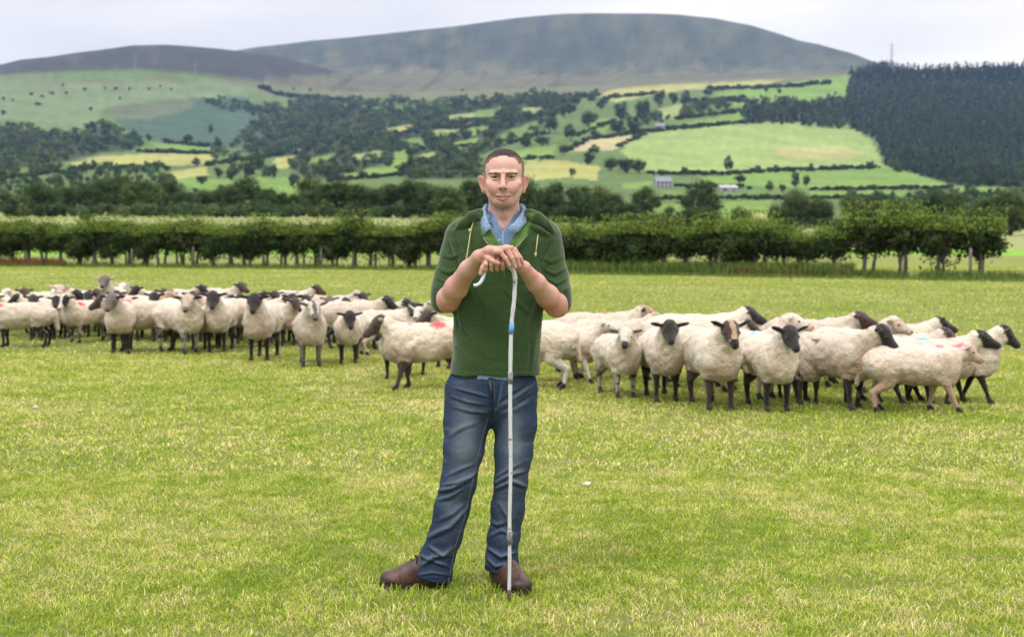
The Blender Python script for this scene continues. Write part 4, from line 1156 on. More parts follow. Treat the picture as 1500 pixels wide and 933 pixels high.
mpart('hair', V, Q, hcg, m_hair)

def to_px(V):
    a = V[:, 0] / V[:, 1] * FPX + 750; r = (V[:, 2] - CH) / V[:, 1]
    return a, 466.5 - (r * _ct + _st) / (_ct - r * _st) * FPX
def folds(V, Nn, lst, front=True):
    """cloth folds: a rounded ridge with a sharper valley under it along each line"""
    a, b = to_px(V); out = np.zeros(len(V))
    for pts, w, amp in lst:
        P = np.array(pts, float); best = np.full(len(V), 1e9); sg = np.zeros(len(V)); tt = np.zeros(len(V))
        for i in range(len(P) - 1):
            d = P[i + 1] - P[i]; L2 = d.dot(d); t = np.clip(((a - P[i][0]) * d[0] + (b - P[i][1]) * d[1]) / L2, 0, 1)
            qx, qy = a - P[i][0] - t * d[0], b - P[i][1] - t * d[1]; dd = np.hypot(qx, qy)
            m = dd < best; best[m] = dd[m]; sg[m] = np.sign((qx * d[1] - qy * d[0]) * -1)[m]; tt[m] = ((i + t) / (len(P) - 1))[m]
        sd = best * sg
        end = np.clip(np.sin(np.clip(tt, 0.02, .98) * math.pi), 0, 1) ** .6
        out += amp * end * (np.exp(-(sd / w) ** 2) - .9 * np.exp(-((sd - w * 1.35) / (w * .8)) ** 2))
    if front: out = out * np.clip(-Nn[:, 1] * 2.5 + .3, 0, 1)
    folds.last = out
    return V + Nn * out[:, None]

# ---------------- hoodie
GREEN = np.array((0.030, 0.062, 0.020)); LIN = np.array((0.075, 0.15, 0.032))
m_fleece = mat_col('green_fleece', attr=True, rough=.95, spec=.08, nscale=160, namt=.28, bump=.5, bscale=500, bdist=.002, sheen=.35)
def lerp_tab(z, zs, vs): return np.interp(z, zs, vs)
rows = [(318, 738, 24, .050), (328, 738, 50, .080), (338, 738, 72, .098), (352, 738, 80, .110), (380, 735, 75, .118), (420, 731, 69, .122), (470, 729, 65.5, .122), (510, 728, 64.5, .120), (545, 725.5, 66.5, .120), (553, 725, 67.5, .120)]
rz_ = [W(r[1], r[0], .05)[2] for r in rows][::-1]
rcx = [W(r[1], r[0], .05)[0] for r in rows][::-1]
rw = [r[2] / 365.5 for r in rows][::-1]; rd = [r[3] for r in rows][::-1]
z_hem = W(725, 551, -.06)[2]
def trunk(off):
    def fn(X, Y, Z):
        zf = np.clip(Z, rz_[0], rz_[-1])
        a = np.interp(zf, rz_, rw) + off; b = np.interp(zf, rz_, rd) + off; c = np.interp(zf, rz_, rcx)
        x = (X - c) / a; y = (Y - (MD + .045)) / b
        r = (np.abs(x) ** 2.5 + np.abs(y) ** 2.5) ** (1 / 2.5)
        d = (r - 1) * np.minimum(a, b) * .9
        return np.maximum(d, Z - rz_[-1] - .01)
    return fn
# the front opening: V from the collar down to the zip pull
zt_, zb_ = W(738, 318, -.05)[2], W(738, 372, -.08)[2]; xv = W(739, 372, -.08)[0]
def vcut(extra=0.0):
    def fn(X, Y, Z):
        h = np.clip((Z - zb_) / (zt_ - zb_), -.2, 1.6)
        half = .082 * h + extra
        d = np.abs(X - (xv + h * -.004)) - half
        return np.maximum(d * .85, Y - (MD + .035 + .02 * h))
    return fn
f = Field([W(628, 400, 0)[0] - .01, MD - .16, W(728, 556, -.05)[2]], [W(842, 400, 0)[0] + .01, MD + .24, W(738, 306, 0)[2]], .0042)
f.func(f.lo, f.lo + f.n * f.c, trunk(0.0), .01, 0)
# shoulders and sleeves pushed up to the elbow
f.chain(Ws((705, 328, .055), (676, 342, .050)), (.048, .055), .05, 0)
f.chain(Ws((772, 328, .055), (798, 342, .050)), (.048, .055), .05, 0)
f.chain(Ws((680, 343, .045), (668, 373, .045), (658, 405, .030), (652.5, 426, .016), (648, 441, .026)), (.056, .055, .055, .054, .048), .03, 1)
f.chain(Ws((795, 345, .045), (805, 375, .045), (811, 405, .035), (815, 430, .016), (820, 446, .026)), (.056, .055, .055, .054, .048), .03, 1)
# folds along the sleeves (bunched cloth rings)
for cx0, cy0, sg in ((652, 0, 1), (817, 0, -1)):
    pass
def ring(c, axis, R, r, k, tg=1, arc=(0, 360), n=16):
    axis = axis / np.linalg.norm(axis); u = np.cross(axis, [0, 1, 0.01]); u /= np.linalg.norm(u); w = np.cross(axis, u)
    an = np.radians(np.linspace(*arc, n)); P = [c + R * (math.cos(t) * u + math.sin(t) * w) for t in an]
    f.chain(P, [r] * n, k, tg)
# sleeve opening
# front cut, then the hood lying round the neck and its edges down the opening
f.func(f.lo, f.lo + f.n * f.c, vcut(), .006, None, sub=True)
f.chain(Ws((702, 330, -.005), (700, 319, .03), (712, 312, .085), (738, 311, .115), (764, 312, .085), (778, 319, .03), (781, 330, -.005)), (.018, .026, .033, .034, .033, .027, .019), .004, 0)
f.chain(Ws((690, 324, .02), (683, 330, .06), (700, 328, .13), (738, 326, .16), (778, 328, .13), (800, 333, .06), (797, 328, .02)), (.017, .027, .036, .042, .036, .029, .019), .004, 0)
f.chain(Ws((689, 322, .015), (699, 330, -.02), (706, 345, -.052), (718, 362, -.078), (732, 378, -.088), (738, 388, -.088)), (.012, .011, .009, .008, .007, .006), .008, 0)
f.chain(Ws((796, 327, .012), (782, 335, -.025), (770, 347, -.055), (757, 362, -.078), (744, 378, -.088), (740, 388, -.088)), (.015, .013, .009, .008, .007, .006), .008, 0)
f.chain(Ws((768, 312, .030), (776, 313, -.005), (788, 319, -.026), (800, 328, -.030), (811, 340, -.018)), (.018, .020, .023, .019, .007), .003, 0)
f.chain(Ws((778, 331, -.040), (790, 336, -.046), (804, 344, -.034)), (.009, .010, .005), .003, 0)
f.chain(Ws((708, 312, .030), (701, 313, -.004), (690, 317, -.024), (678, 326, -.028), (666, 338, -.014)), (.016, .018, .020, .016, .006), .003, 0)
# creases over the chest, belly and from the armpits
# hem band and pocket edge
V, Q, T = None, None, None
sl, X, Y, Z = f.region(f.lo, f.lo + (f.n - 1) * f.c)
f.F[sl] = np.maximum(f.F[sl], (z_hem + .003 * np.sin(X * 40) - Z).astype(np.float32))
for (xa, dya) in ((0, 0),):
    pass
# stitched line above the hem
V, Q, T = f.surface(); V = relax(V, Q, 2, .5)
Nn = normals(V, Q)
V += Nn * (fbm(V, 9, 3, 3) * .0045 + fbm(V * (1, 1, 3), 14, 6, 2) * .0018)[:, None]
V = folds(V, Nn, [
 ([(661, 350), (668, 372), (682, 396)], 3.2, .007), ([(664, 338), (676, 356), (686, 380)], 2.6, .004),
 ([(814, 352), (800, 378), (784, 404)], 3.2, .006), ([(668, 462), (690, 486), (716, 530)], 4.0, .0045),
 ([(668, 500), (684, 516), (706, 546)], 3.2, .004), ([(664, 430), (672, 452), (676, 486)], 3.2, .005),
 ([(788, 440), (776, 470), (766, 520)], 3.4, .0045), ([(792, 470), (783, 500), (779, 540)], 3.0, .005), ([(698, 420), (712, 450), (718, 490)], 4.0, .003),
 ([(740, 424), (764, 450), (780, 462)], 3.6, .004),
 ([(644, 372), (660, 378), (676, 372)], 2.6, .005), ([(640, 392), (656, 400), (676, 394)], 2.4, .006), ([(637, 404), (652, 414), (670, 404)], 2.2, .006), ([(634, 418), (646, 426), (660, 420)], 2.0, .005),
 ([(792, 378), (808, 384), (826, 374)], 2.6, .005), ([(796, 394), (812, 402), (830, 392)], 2.4, .006), ([(800, 408), (816, 416), (832, 406)], 2.2, .006), ([(806, 422), (820, 430), (834, 420)], 2.0, .006)])
ap, bp_ = to_px(V)
seam_d = np.full(len(V), 99.0)
for P_ in ([(664, 330), (670, 350), (671, 380), (668, 420)], [(806, 334), (797, 356), (793, 390), (795, 430)], [(778, 470), (777, 510), (774, 552)]):
    for i in range(len(P_) - 1):
        p, q = np.array(P_[i], float), np.array(P_[i + 1], float); d_ = q - p
        t = np.clip(((ap - p[0]) * d_[0] + (bp_ - p[1]) * d_[1]) / d_.dot(d_), 0, 1)
        seam_d = np.minimum(seam_d, np.hypot(ap - p[0] - t * d_[0], bp_ - p[1] - t * d_[1]))
V -= Nn * (np.clip(1 - seam_d / 1.3, 0, 1) * (Nn[:, 1] < 0) * .003)[:, None]
zst = z_hem + .022
dist = np.abs(V[:, 2] - zst)
V -= Nn * (np.clip(1 - dist / .004, 0, 1) * .0025)[:, None]
C = np.zeros((len(V), 3)); C[:] = GREEN
C *= (1 + .10 * fbm(V, 12, 7, 3))[:, None]
inner = inpoly(V[:, 0], V[:, 2], [(W(700, 312)[0], W(700, 312)[2]), (W(783, 312)[0], W(783, 312)[2]), (W(772, 342)[0], W(772, 342)[2]), (W(742, 385)[0], W(742, 385)[2]), (W(706, 342)[0], W(706, 342)[2])])
C[inner] = LIN * (1 + .1 * fbm(V[inner], 12, 7, 2))[:, None]
hood = mpart('hoodie', V, Q, C, m_fleece)

# ---------------- denim shirt
DEN = np.array((0.15, 0.235, 0.36))
m_shirt = mat_col('washed_denim_shirt', attr=True, rough=.85, spec=.15, nscale=260, namt=.25, bump=.4, bscale=400, bdist=.0015)
f = Field([W(690, 400, 0)[0], MD - .12, W(738, 400, 0)[2]], [W(786, 400, 0)[0], MD + .19, W(738, 296, 0)[2]], .0032)
f.func(f.lo, f.lo + f.n * f.c, trunk(-.022), .01, 0)
f.cone(W(738, 345, .055), W(738, 318, .055), .075, .068, .03, 0)
def open_v(X, Y, Z):
    h = np.clip((Z - W(738, 340, -.06)[2]) / (W(738, 300, 0)[2] - W(738, 340, -.06)[2]), -.1, 1.5)
    return np.maximum((np.abs(X - W(738, 330, 0)[0]) - .062 * h) * .8, Y - MD - .03)
f.func(f.lo, f.lo + f.n * f.c, open_v, .004, None, sub=True)
# collar stand and falling collar leaves
f.chain(Ws((716, 318, -.008), (709, 309, .02), (712, 303, .065), (738, 301, .110), (764, 303, .065), (768, 309, .02), (760, 318, -.008)), (.0055, .008, .010, .011, .010, .008, .0055), .010, 0)
f.chain(Ws((718, 326, -.030), (707, 316, .012), (707, 311, .065), (738, 309, .124), (769, 311, .065), (770, 316, .012), (757, 326, -.030)), (.006, .009, .012, .012, .012, .009, .006), .012, 0)
V, Q, T = f.surface(); V = relax(V, Q, 1, .5)
V += normals(V, Q) * (fbm(V, 22, 3, 3) * .0025)[:, None]
C = np.tile(DEN, (len(V), 1)) * (1 + .25 * fbm(V, 40, 3, 3))[:, None]
shirt = mpart('shirt', V, Q, C, m_shirt)
def leaf(poly, th=.0035):
    """a collar leaf: bent cloth panel with thickness; poly of (px, py, dy)"""
    P = np.array([W(*p) for p in poly]); n = len(P)
    c = P.mean(0) + np.array([0, -.003, 0]); mb = MB()
    off = np.array([0, -th, .0])
    V = np.concatenate([P + off, P, [c + off, c]])
    t = [(2 * n, i, (i + 1) % n) for i in range(n)] + [(2 * n + 1, n + (i + 1) % n, n + i) for i in range(n)]
    q = [(i, n + i, n + (i + 1) % n, (i + 1) % n) for i in range(n)]
    mb.add(V, q, t); return mb
m_shirt2 = mat_col('shirt_collar_denim', (0.23, 0.33, 0.47), rough=.85, spec=.15, nscale=90, namt=.3, bump=.4, bscale=400, bdist=.0015)
mbc = leaf([(709, 303, .012), (703, 312, .012), (704.5, 328, -.030), (708.5, 345.5, -.066), (716, 336, -.072), (723, 336, -.070), (715, 325, -.048), (712, 312, -.010)])
shift(mbc).build('collar', m_shirt2, shirt)
mbc = leaf([(769, 303, .012), (773, 312, .012), (771, 326, -.030), (759, 340, -.066), (750.5, 342, -.074), (742.5, 333, -.072), (752, 327, -.052), (763, 313, -.010)])
shift(mbc).build('collar', m_shirt2, shirt)
m_btn = mat_col('pearl_button', (.5, .45, .4), rough=.3, namt=.05)
for (x, y) in ((731.5, 352), (732.5, 367)):
    mb = MB(); c = W(x, y, -.0795 if y < 360 else -.084); mb.tube([c + [0, .002, 0], c + [0, -.003, 0]], .0042, 12)
    shift(mb).build('button', m_btn, shirt)
mb = MB()   # placket
mb.tube(Ws((737, 338, -.060), (736.5, 352, -.074), (737, 380, -.083)), (.002, .0022, .0022), 6)
shift(mb).build('placket', m_shirt2, shirt)
# shirt tail below the hoodie
f = Field([W(690, 560, 0)[0], MD - .12, W(738, 566, -.05)[2]], [W(760, 560, 0)[0], MD + .1, W(738, 545, -.05)[2]], .003)
f.func(f.lo, f.lo + f.n * f.c, trunk(-.010), .0, 0)
sl, X, Y, Z = f.region(f.lo, f.lo + (f.n - 1) * f.c)
zl = W(738, 556.5, -.06)[2]
f.F[sl] = np.maximum(f.F[sl], np.maximum(zl + .002 * np.sin(X * 90) - Z, np.abs(X - W(721, 550, -.06)[0]) - .060).astype(np.float32))
f.F[sl] = np.maximum(f.F[sl], (Y - MD + .03).astype(np.float32))
V, Q, T = f.surface(); mpart('shirt_tail', V, Q, np.tile(DEN * 1.2, (len(V), 1)), m_shirt, shirt)

# drawstrings, zip
m_cord = mat_col('cream_cord', (.42, .40, .20), rough=.9, namt=.2, nscale=300, bump=.5, bscale=600, bdist=.001)
mb = MB(); mb.tube(Ws((694, 322, -.012), (691, 333, -.040), (688.5, 345, -.062), (686, 362, -.078), (683, 381, -.086), (681.5, 386, -.088)), (.0026, .0026, .0026, .0026, .0028, .0036), 8)
mb.tube(Ws((688, 336, -.048), (688.6, 340, -.055)), .005, 8)
shift(mb).build('drawstring', m_cord, hood)
mb = MB(); mb.tube(Ws((789.5, 336, -.020), (788, 345, -.045), (786.5, 357, -.060), (784.8, 371, -.070)), .0026, 8)
mb.tube(Ws((784.8, 370, -.070), (784.2, 376, -.072)), (.0042, .0046), 8)
shift(mb).build('drawstring', m_cord, hood)
m_zip = mat_col('zip_teeth', (.22, .25, .16), rough=.4, metal=.6, namt=.1)
mb = MB(); mb.tube(Ws((699, 331, -.028), (706, 345, -.062), (718, 362, -.088), (731, 378, -.098), (738.5, 390, -.098), (738.5, 408, -.0985)), .0019, 6)
mb.tube(Ws((781, 336, -.034), (770, 347, -.066), (757, 362, -.089), (744, 378, -.098), (739.5, 390, -.098)), .0019, 6)
shift(mb).build('zip', m_zip, hood)

# ---------------- jeans
m_jeans = mat_col('blue_jeans', attr=True, rough=.9, spec=.12, nscale=220, namt=.3, bump=.45, bscale=700, bdist=.0012)
f = Field([W(604, 860, -.1)[0], MD - .20, W(700, 862, -.05)[2]], [W(796, 600, 0)[0], MD + .22, W(700, 538, .0)[2]], .0044)
f.ell(W(721, 562, .050), (.178, .118, .135), .05, 0)
f.ell(W(721, 590, .060), (.168, .112, .10), .05, 0)
# his right leg (picture left) steps out to the side; his left leg carries
f.chain(Ws((685, 575, .045), (683, 620, .035), (679, 660, .020), (672, 705, .010), (662, 745, .025), (652, 785, .035), (641, 815, .040), (635, 838, .040), (634, 850, .040)),
        (.094, .090, .080, .071, .070, .067, .069, .073, .0755), .02, 1)
f.chain(Ws((755, 575, .050), (755, 620, .045), (752, 660, .035), (748, 705, .025), (744, 745, .040), (738, 785, .048), (735, 815, .050), (735, 833, .050), (735, 840, .050)),
        (.090, .086, .076, .067, .066, .064, .064, .065, .066), .02, 2)
def creases(lst, k=.03):
    for pts, r in lst:
        f.chain([W(*p) for p in pts], [r * .5] + [r] * (len(pts) - 2) + [r * .4], k, None)
# cut the hems
sl, X, Y, Z = f.region(f.lo, f.lo + (f.n - 1) * f.c)
zl_, zr_ = W(635, 848, .03)[2], W(735, 835, .04)[2]; xm = W(688, 800, 0)[0]
cutz = np.where(X < xm, zl_ + .005 * np.sin((X - xm) * 25) - (X - W(635, 848)[0]) * .10, zr_ + .004 * np.sin(X * 40))
f.F[sl] = np.maximum(f.F[sl], (cutz - Z).astype(np.float32))
V, Q, T = f.surface(); V = relax(V, Q, 2, .5); Nn = normals(V, Q)
V += Nn * (fbm(V * (1, 1, 1.3), 9, 3, 3) * .0045 + fbm(V * (1, 1, 2.0), 26, 6, 2) * .0014)[:, None]
V = folds(V, Nn, [
 ([(640, 719), (661, 714), (684, 702), (698, 690)], 3.4, .013), ([(646, 710), (668, 706), (692, 696)], 2.6, .008), ([(652, 697), (676, 686), (696, 678)], 2.8, .006),
 ([(637, 732), (656, 728), (676, 716)], 3.0, .008), ([(622, 788), (658, 771), (685, 741)], 4.0, .011), ([(640, 762), (662, 752), (680, 736)], 3.4, .006), ([(626, 799), (647, 813), (665, 800)], 3.2, .010),
 ([(612, 830), (634, 815), (660, 813)], 3.2, .011), ([(612, 812), (630, 820), (658, 830)], 2.8, .008), ([(608, 842), (632, 838), (660, 842)], 2.4, .005), ([(655, 640), (672, 628), (700, 618)], 3.4, .005),
 ([(722, 709), (743, 697), (770, 689)], 3.0, .011), ([(724, 716), (750, 704), (772, 713)], 3.2, .012), ([(724, 700), (742, 688), (764, 678)], 2.6, .006), ([(712, 800), (733, 815), (756, 808)], 3.2, .011),
 ([(712, 816), (726, 829), (752, 824)], 2.8, .010), ([(716, 785), (734, 776), (754, 784)], 3.2, .007), ([(730, 735), (744, 757), (748, 775)], 3.4, .006), ([(714, 760), (728, 768), (748, 762)], 3.2, .006),
 ([(662, 567), (690, 574), (716, 581)], 2.6, .006), ([(660, 580), (684, 588), (708, 592)], 2.6, .006), ([(664, 596), (690, 602), (714, 604)], 2.8, .006), ([(782, 562), (756, 580), (730, 596)], 2.8, .008), ([(780, 582), (756, 598), (732, 606)], 2.8, .006),
 ([(716, 556), (723, 580), (722, 606)], 2.8, .008), ([(736, 556), (732, 580), (726, 604)], 2.4, .005)])
Nn = normals(V, Q); wear_shade = folds.last
JB = np.array((0.022, 0.038, 0.075)); JL = np.array((0.155, 0.195, 0.240)); JD = np.array((0.012, 0.018, 0.035))
C = np.tile(JB, (len(V), 1))
a = V[:, 0] / V[:, 1] * FPX + 750; rzv = (V[:, 2] - CH) / V[:, 1]; b = 466.5 - (rzv * _ct + _st) / (_ct - rzv * _st) * FPX
def fade(x, y, rx, ry): return np.exp(-(((a - x) / rx) ** 2 + ((b - y) / ry) ** 2)) * (Nn[:, 1] < 0)
wv = np.clip(fade(680, 650, 20, 62) + fade(752, 650, 17, 60) + .5 * fade(664, 745, 16, 40) + .45 * fade(742, 750, 14, 45), 0, 1)
wv = np.clip(wv * (.85 + .5 * fbm(V * (1, 1, .4), 18, 3, 3)), 0, 1)[:, None] * .72
C = C * (1 - wv) + JL * wv
wh = np.clip(fbm(V * (.5, .5, 2.0), 24, 11, 2) - .15, 0, 1)[:, None] * .6
C = C * (1 - wh) + JL * .8 * wh
wr = np.clip(wear_shade / .006, 0, 1)[:, None] * .38; C = C * (1 - wr) + JL * wr  # fold ridges lightened in the colour: denim fade plus painted fold light
wd_ = np.clip(-wear_shade / .006, 0, 1)[:, None] * .45; C = C * (1 - wd_) + JD * wd_  # fold valleys darkened: painted shade that deepens the creases
ins = np.abs(a - np.interp(b, [600, 640, 700, 760, 800, 850], [718, 706, 693, 679, 666, 656])) < .9
C[ins & (b > 612) & (a < 720)] = JL * .62
# worn edge at the hems, seams
for zz, sel in ((zl_, V[:, 0] < xm), (zr_, V[:, 0] >= xm)):
    e = np.abs(V[:, 2] - zz - .018) < .0035
    C[e & sel] = JD * 1.2
seam = (np.abs(a - np.interp(b, [560, 600, 700, 850], [722, 722, 705, 663])) < 1.3) & (b < 612)
C[seam] = JD
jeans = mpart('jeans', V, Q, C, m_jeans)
mb = MB(); mb.tube(Ws((722, 556, -.074), (724.5, 575, -.080), (724, 596, -.074)), .0022, 6)
m_st = mat_col('jeans_stitching', (.05, .055, .07), rough=.9)
shift(mb).build('fly_seam', m_st, jeans)
for pp in (Ws((663, 560, -.022), (668, 574, -.044), (676, 584, -.060)), Ws((782, 560, -.018), (776, 574, -.042), (768, 583, -.056))):
    mb = MB(); mb.tube(pp, .0016, 6); shift(mb).build('pocket_seam', m_st, jeans)

# ---------------- boots
BR = np.array((0.050, 0.019, 0.015)); BRL = np.array((0.105, 0.044, 0.034))
m_boot = mat_col('brown_leather', attr=True, rough=.48, spec=.4, nscale=60, namt=.3, bump=.35, bscale=120, bdist=.002)
m_sole = mat_col('dark_rubber_sole', (.025, .02, .018), rough=.8, namt=.2)
m_lace = mat_col('boot_lace', (.015, .010, .009), rough=.9)
def boot(toe, heel, ankle, w=.050):
    toe = np.array(toe, float); heel = np.array(heel, float)
    d = toe - heel; Lh = np.linalg.norm(d[:2]); d = np.array([d[0], d[1], 0]) / Lh
    s_ = np.array([-d[1], d[0], 0]); up = np.array([0, 0, 1.0])
    f = Field(np.minimum(toe, heel) - [.09, .09, 0], np.maximum(toe, heel) + [.09, .09, .20], .0036)
    f.lo[2] = 0.004
    f.ax[2] = (f.lo[2] + f.c * np.arange(f.n[2])).astype(np.float32)
    P = lambda t, z, sdx=0: heel * [1, 1, 0] + d * Lh * t + up * z + s_ * sdx
    f.chain([P(.10, .050), P(.35, .048), P(.62, .042), P(.86, .036)], (.036, .040, .042, .031), .03, 0)
    f.ell(P(.80, .038), (.050, .050, .030), .02, 0)
    f.ell(P(.22, .045), (.040, .040, .038), .02, 0)
    f.chain([P(.20, .06), P(.20, .11), np.array(ankle)], (.043, .044, .045), .03, 0)
    f.chain([P(.28, .105), P(.48, .078), P(.62, .060)], (.034, .030, .024), .03, 0)
    f.chain([P(.30, .122), P(.40, .108), P(.52, .088), P(.60, .074)], (.020, .018, .016, .012), .01, 1)
    V, Q, T = f.surface(); V[:, 2] = np.maximum(V[:, 2], .014); V = relax(V, Q, 2, .5)
    Nn = normals(V, Q)
    # toe cap seam
    tt = ((V - heel * [1, 1, 0]) @ d) / Lh
    V -= Nn * (np.clip(1 - np.abs(tt - .70) / .012, 0, 1) * .002)[:, None]
    V += Nn * (fbm(V, 30, 5, 3) * .0022)[:, None]
    C = np.tile(BR, (len(V), 1)); wgt = np.clip(.35 + fbm(V, 22, 2, 3), 0, 1)[:, None] * .7
    C = C * (1 - wgt) + BRL * wgt; C[np.abs(tt - .70) < .008] *= .5
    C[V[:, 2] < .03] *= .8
    tc_ = np.clip((tt - .80) / .15, 0, 1)[:, None] * .55; C = C * (1 - tc_) + np.array((.022, .016, .016)) * tc_
    C[np.abs(tt - .26 - (V[:, 2] - .05) * .8) < .007] *= .45
    ob = mpart('boot', V, Q, C, m_boot)
    # sole
    g = Field(np.minimum(toe, heel) - [.08, .08, .0], np.maximum(toe, heel) + [.08, .08, .04], .0036)
    g.lo[2] = -.006; g.ax[2] = (g.lo[2] + g.c * np.arange(g.n[2])).astype(np.float32)
    def so(X, Y, Z):
        x = (X - heel[0]) * d[0] + (Y - heel[1]) * d[1]; y = (X - heel[0]) * s_[0] + (Y - heel[1]) * s_[1]
        t = x / Lh; wd = np.interp(t, [-.02, .05, .2, .4, .6, .8, .92, 1.0], [.012, .034, .040, .037, .046, .052, .042, .014])
        dd = np.maximum(np.abs(y) - wd, np.maximum(-x - .006, x - Lh - .004))
        return np.maximum(dd, np.abs(Z - .010) - .013)
    g.func(g.lo, g.lo + g.n * g.c, so, 0, 0)
    V, Q, T = g.surface(); V = relax(V, Q, 1, .5)
    mpart('sole', V, Q, None, m_sole, ob)
    mb = MB()
    for t, z in ((.38, .140), (.45, .128), (.52, .113), (.59, .097)):
        mb.tube([P(t, z - .022, -.034), P(t + .012, z, -.015), P(t - .012, z, .015), P(t, z - .022, .034)], .0034, 6)
    shift(mb).build('lace', m_lace, ob)
    return ob
tL, hL = W(556, 866, .02), W(654, 868, .045)
boot((tL[0], MD + .02, 0), (hL[0], MD + .050, 0), W(637, 835, .045))
tR, hR = W(775, 874, -.12), W(729, 866, .10)
boot((W(770, 876, 0)[0], MD - .105, 0), (W(727, 866, 0)[0], MD + .085, 0), W(735, 825, .055))

# ---------------- the crook (a thing of its own)
m_crook, t_, b_ = mat_new('painted_crook')
nn = t_.nodes.new; lk = t_.links.new
tcn = nn('ShaderNodeTexCoord'); no = nn('ShaderNodeTexNoise'); no.inputs['Scale'].default_value = 45; no.inputs['Detail'].default_value = 5
lk(tcn.outputs['Object'], no.inputs['Vector'])
rp = nn('ShaderNodeValToRGB'); rp.color_ramp.elements[0].position = .30; rp.color_ramp.elements[0].color = (.16, .12, .10, 1)
rp.color_ramp.elements[1].position = .40; rp.color_ramp.elements[1].color = (.56, .57, .62, 1)
lk(no.outputs[0], rp.inputs[0]); lk(rp.outputs[0], b_.inputs['Base Color']); b_.inputs['Roughness'].default_value = .5
KX, KY = float(W(745, 890, -.22)[0]), float(W(745, 890, -.22)[1])
def K(px, py, dy): return W(px, py, dy) - np.array([KX, KY, 0])
crook = empty('shepherds_crook', (KX, KY, 0)); tag(crook, 'long white painted shepherd\'s crook standing in the grass under the man\'s hands', 'crook')
def smooth_path(P, n=8):
    P = np.array(P); out = []
    for i in range(len(P) - 1):
        p0, p1, p2, p3 = P[max(i - 1, 0)], P[i], P[i + 1], P[min(i + 2, len(P) - 1)]
        for t in np.linspace(0, 1, n, endpoint=False):
            out.append(.5 * ((2 * p1) + (-p0 + p2) * t + (2 * p0 - 5 * p1 + 4 * p2 - p3) * t ** 2 + (-p0 + 3 * p1 - 3 * p2 + p3) * t ** 3))
    out.append(P[-1]); return np.array(out)
tip = np.array([0, 0, -.01])
shaft = smooth_path([K(754.5, 410, -.268), K(753, 440, -.266), K(749, 480, -.262), K(747.5, 550, -.258), K(747.5, 620, -.252), K(748, 690, -.246), K(746.5, 760, -.238), K(746.5, 830, -.226), tip])
mb = MB(); wob = 1 + .05 * np.sin(np.arange(len(shaft)) * 1.3)
mb.tube(shaft, np.linspace(.0083, .0066, len(shaft)) * wob, 12); mb.build('shaft', m_crook, crook)
hook = smooth_path([K(694, 418, -.290), K(699, 417.5, -.292), K(704.5, 413, -.290), K(708.5, 404, -.282), K(711, 394, -.275), K(718, 388, -.268), K(733, 386, -.266), K(745, 390, -.266), K(752.5, 398, -.268), K(754.5, 410, -.268)])
m_horn = mat_col('pale_crook_head', (.55, .57, .62), rough=.35, spec=.5, nscale=30, namt=.15)
mb = MB(); mb.tube(hook, np.linspace(.0064, .0092, len(hook)), 12); mb.build('crook_head', m_horn, crook)
mb = MB(); mb.tube(shaft[-5:], np.linspace(.0080, .0076, 5), 10); mb.build('ferrule', mat_col('muddy_tip', (.11, .075, .05), rough=.8, namt=.4), crook)
m_blue = mat_col('blue_tape', (.10, .33, .62), rough=.5, namt=.1); m_tape = mat_col('grey_tape', (.20, .19, .21), rough=.55, nscale=60, namt=.5)
mb = MB(); mb.tube([K(749.8, 474, -.2625), K(748.6, 489, -.2618)], .0098, 12); mb.build('blue_band', m_blue, crook)
mb = MB(); mb.tube([K(747.7, 545, -.258), K(747.5, 562, -.2575)], .0098, 12); mb.build('tape_band', m_tape, crook)
mb = MB(); mb.tube([K(746.5, 778, -.2355), K(746.5, 797, -.2325)], .0108, 12); mb.build('tape_band', m_tape, crook)
# ------------------------------------------------------------------ sheep
m_sheep, t_, b_ = mat_new('fleece_and_hair')
nn = t_.nodes.new; lk = t_.links.new
at = nn('ShaderNodeAttribute'); at.attribute_name = 'Col'
tcn = nn('ShaderNodeTexCoord')
no = nn('ShaderNodeTexNoise'); no.inputs['Scale'].default_value = 35; no.inputs['Detail'].default_value = 6; lk(tcn.outputs['Object'], no.inputs['Vector'])
mr = nn('ShaderNodeMapRange'); lk(no.outputs[0], mr.inputs[0]); mr.inputs[1].default_value = .3; mr.inputs[2].default_value = .7; mr.inputs[3].default_value = .82; mr.inputs[4].default_value = 1.1
mu = nn('ShaderNodeVectorMath'); mu.operation = 'SCALE'; lk(at.outputs['Color'], mu.inputs[0]); lk(mr.outputs[0], mu.inputs['Scale']); lk(mu.outputs[0], b_.inputs['Base Color'])
vo = nn('ShaderNodeTexNoise'); vo.inputs['Scale'].default_value = 70; vo.inputs['Detail'].default_value = 4; lk(tcn.outputs['Object'], vo.inputs['Vector'])
bp = nn('ShaderNodeBump'); bp.inputs['Distance'].default_value = .02; lk(vo.outputs[0], bp.inputs['Height']); lk(bp.outputs[0], b_.inputs['Normal'])
bp.inputs['Strength'].default_value = .8
b_.inputs['Roughness'].default_value = .95; b_.inputs['Specular IOR Level'].default_value = .12; b_.inputs['Sheen Weight'].default_value = .25
m_eye = mat_col('animal_eye', (0.012, 0.009, 0.006), rough=.15, spec=.6, namt=0.0)

FACE = {'black': (0.018, 0.015, 0.015), 'brown': (0.060, 0.036, 0.028), 'dark': (0.030, 0.022, 0.020), 'white': (0.60, 0.54, 0.47),
        'cream': (0.50, 0.40, 0.31), 'grey': (0.14, 0.115, 0.10), 'tan': (0.42, 0.28, 0.20), 'pink': (0.50, 0.36, 0.29)}
LEG = dict(FACE); LEG['patch'] = (0.30, 0.25, 0.22)
RED, PINK, BLUE = (0.75, 0.03, 0.05), (0.85, 0.12, 0.25), (0.06, 0.42, 0.75)

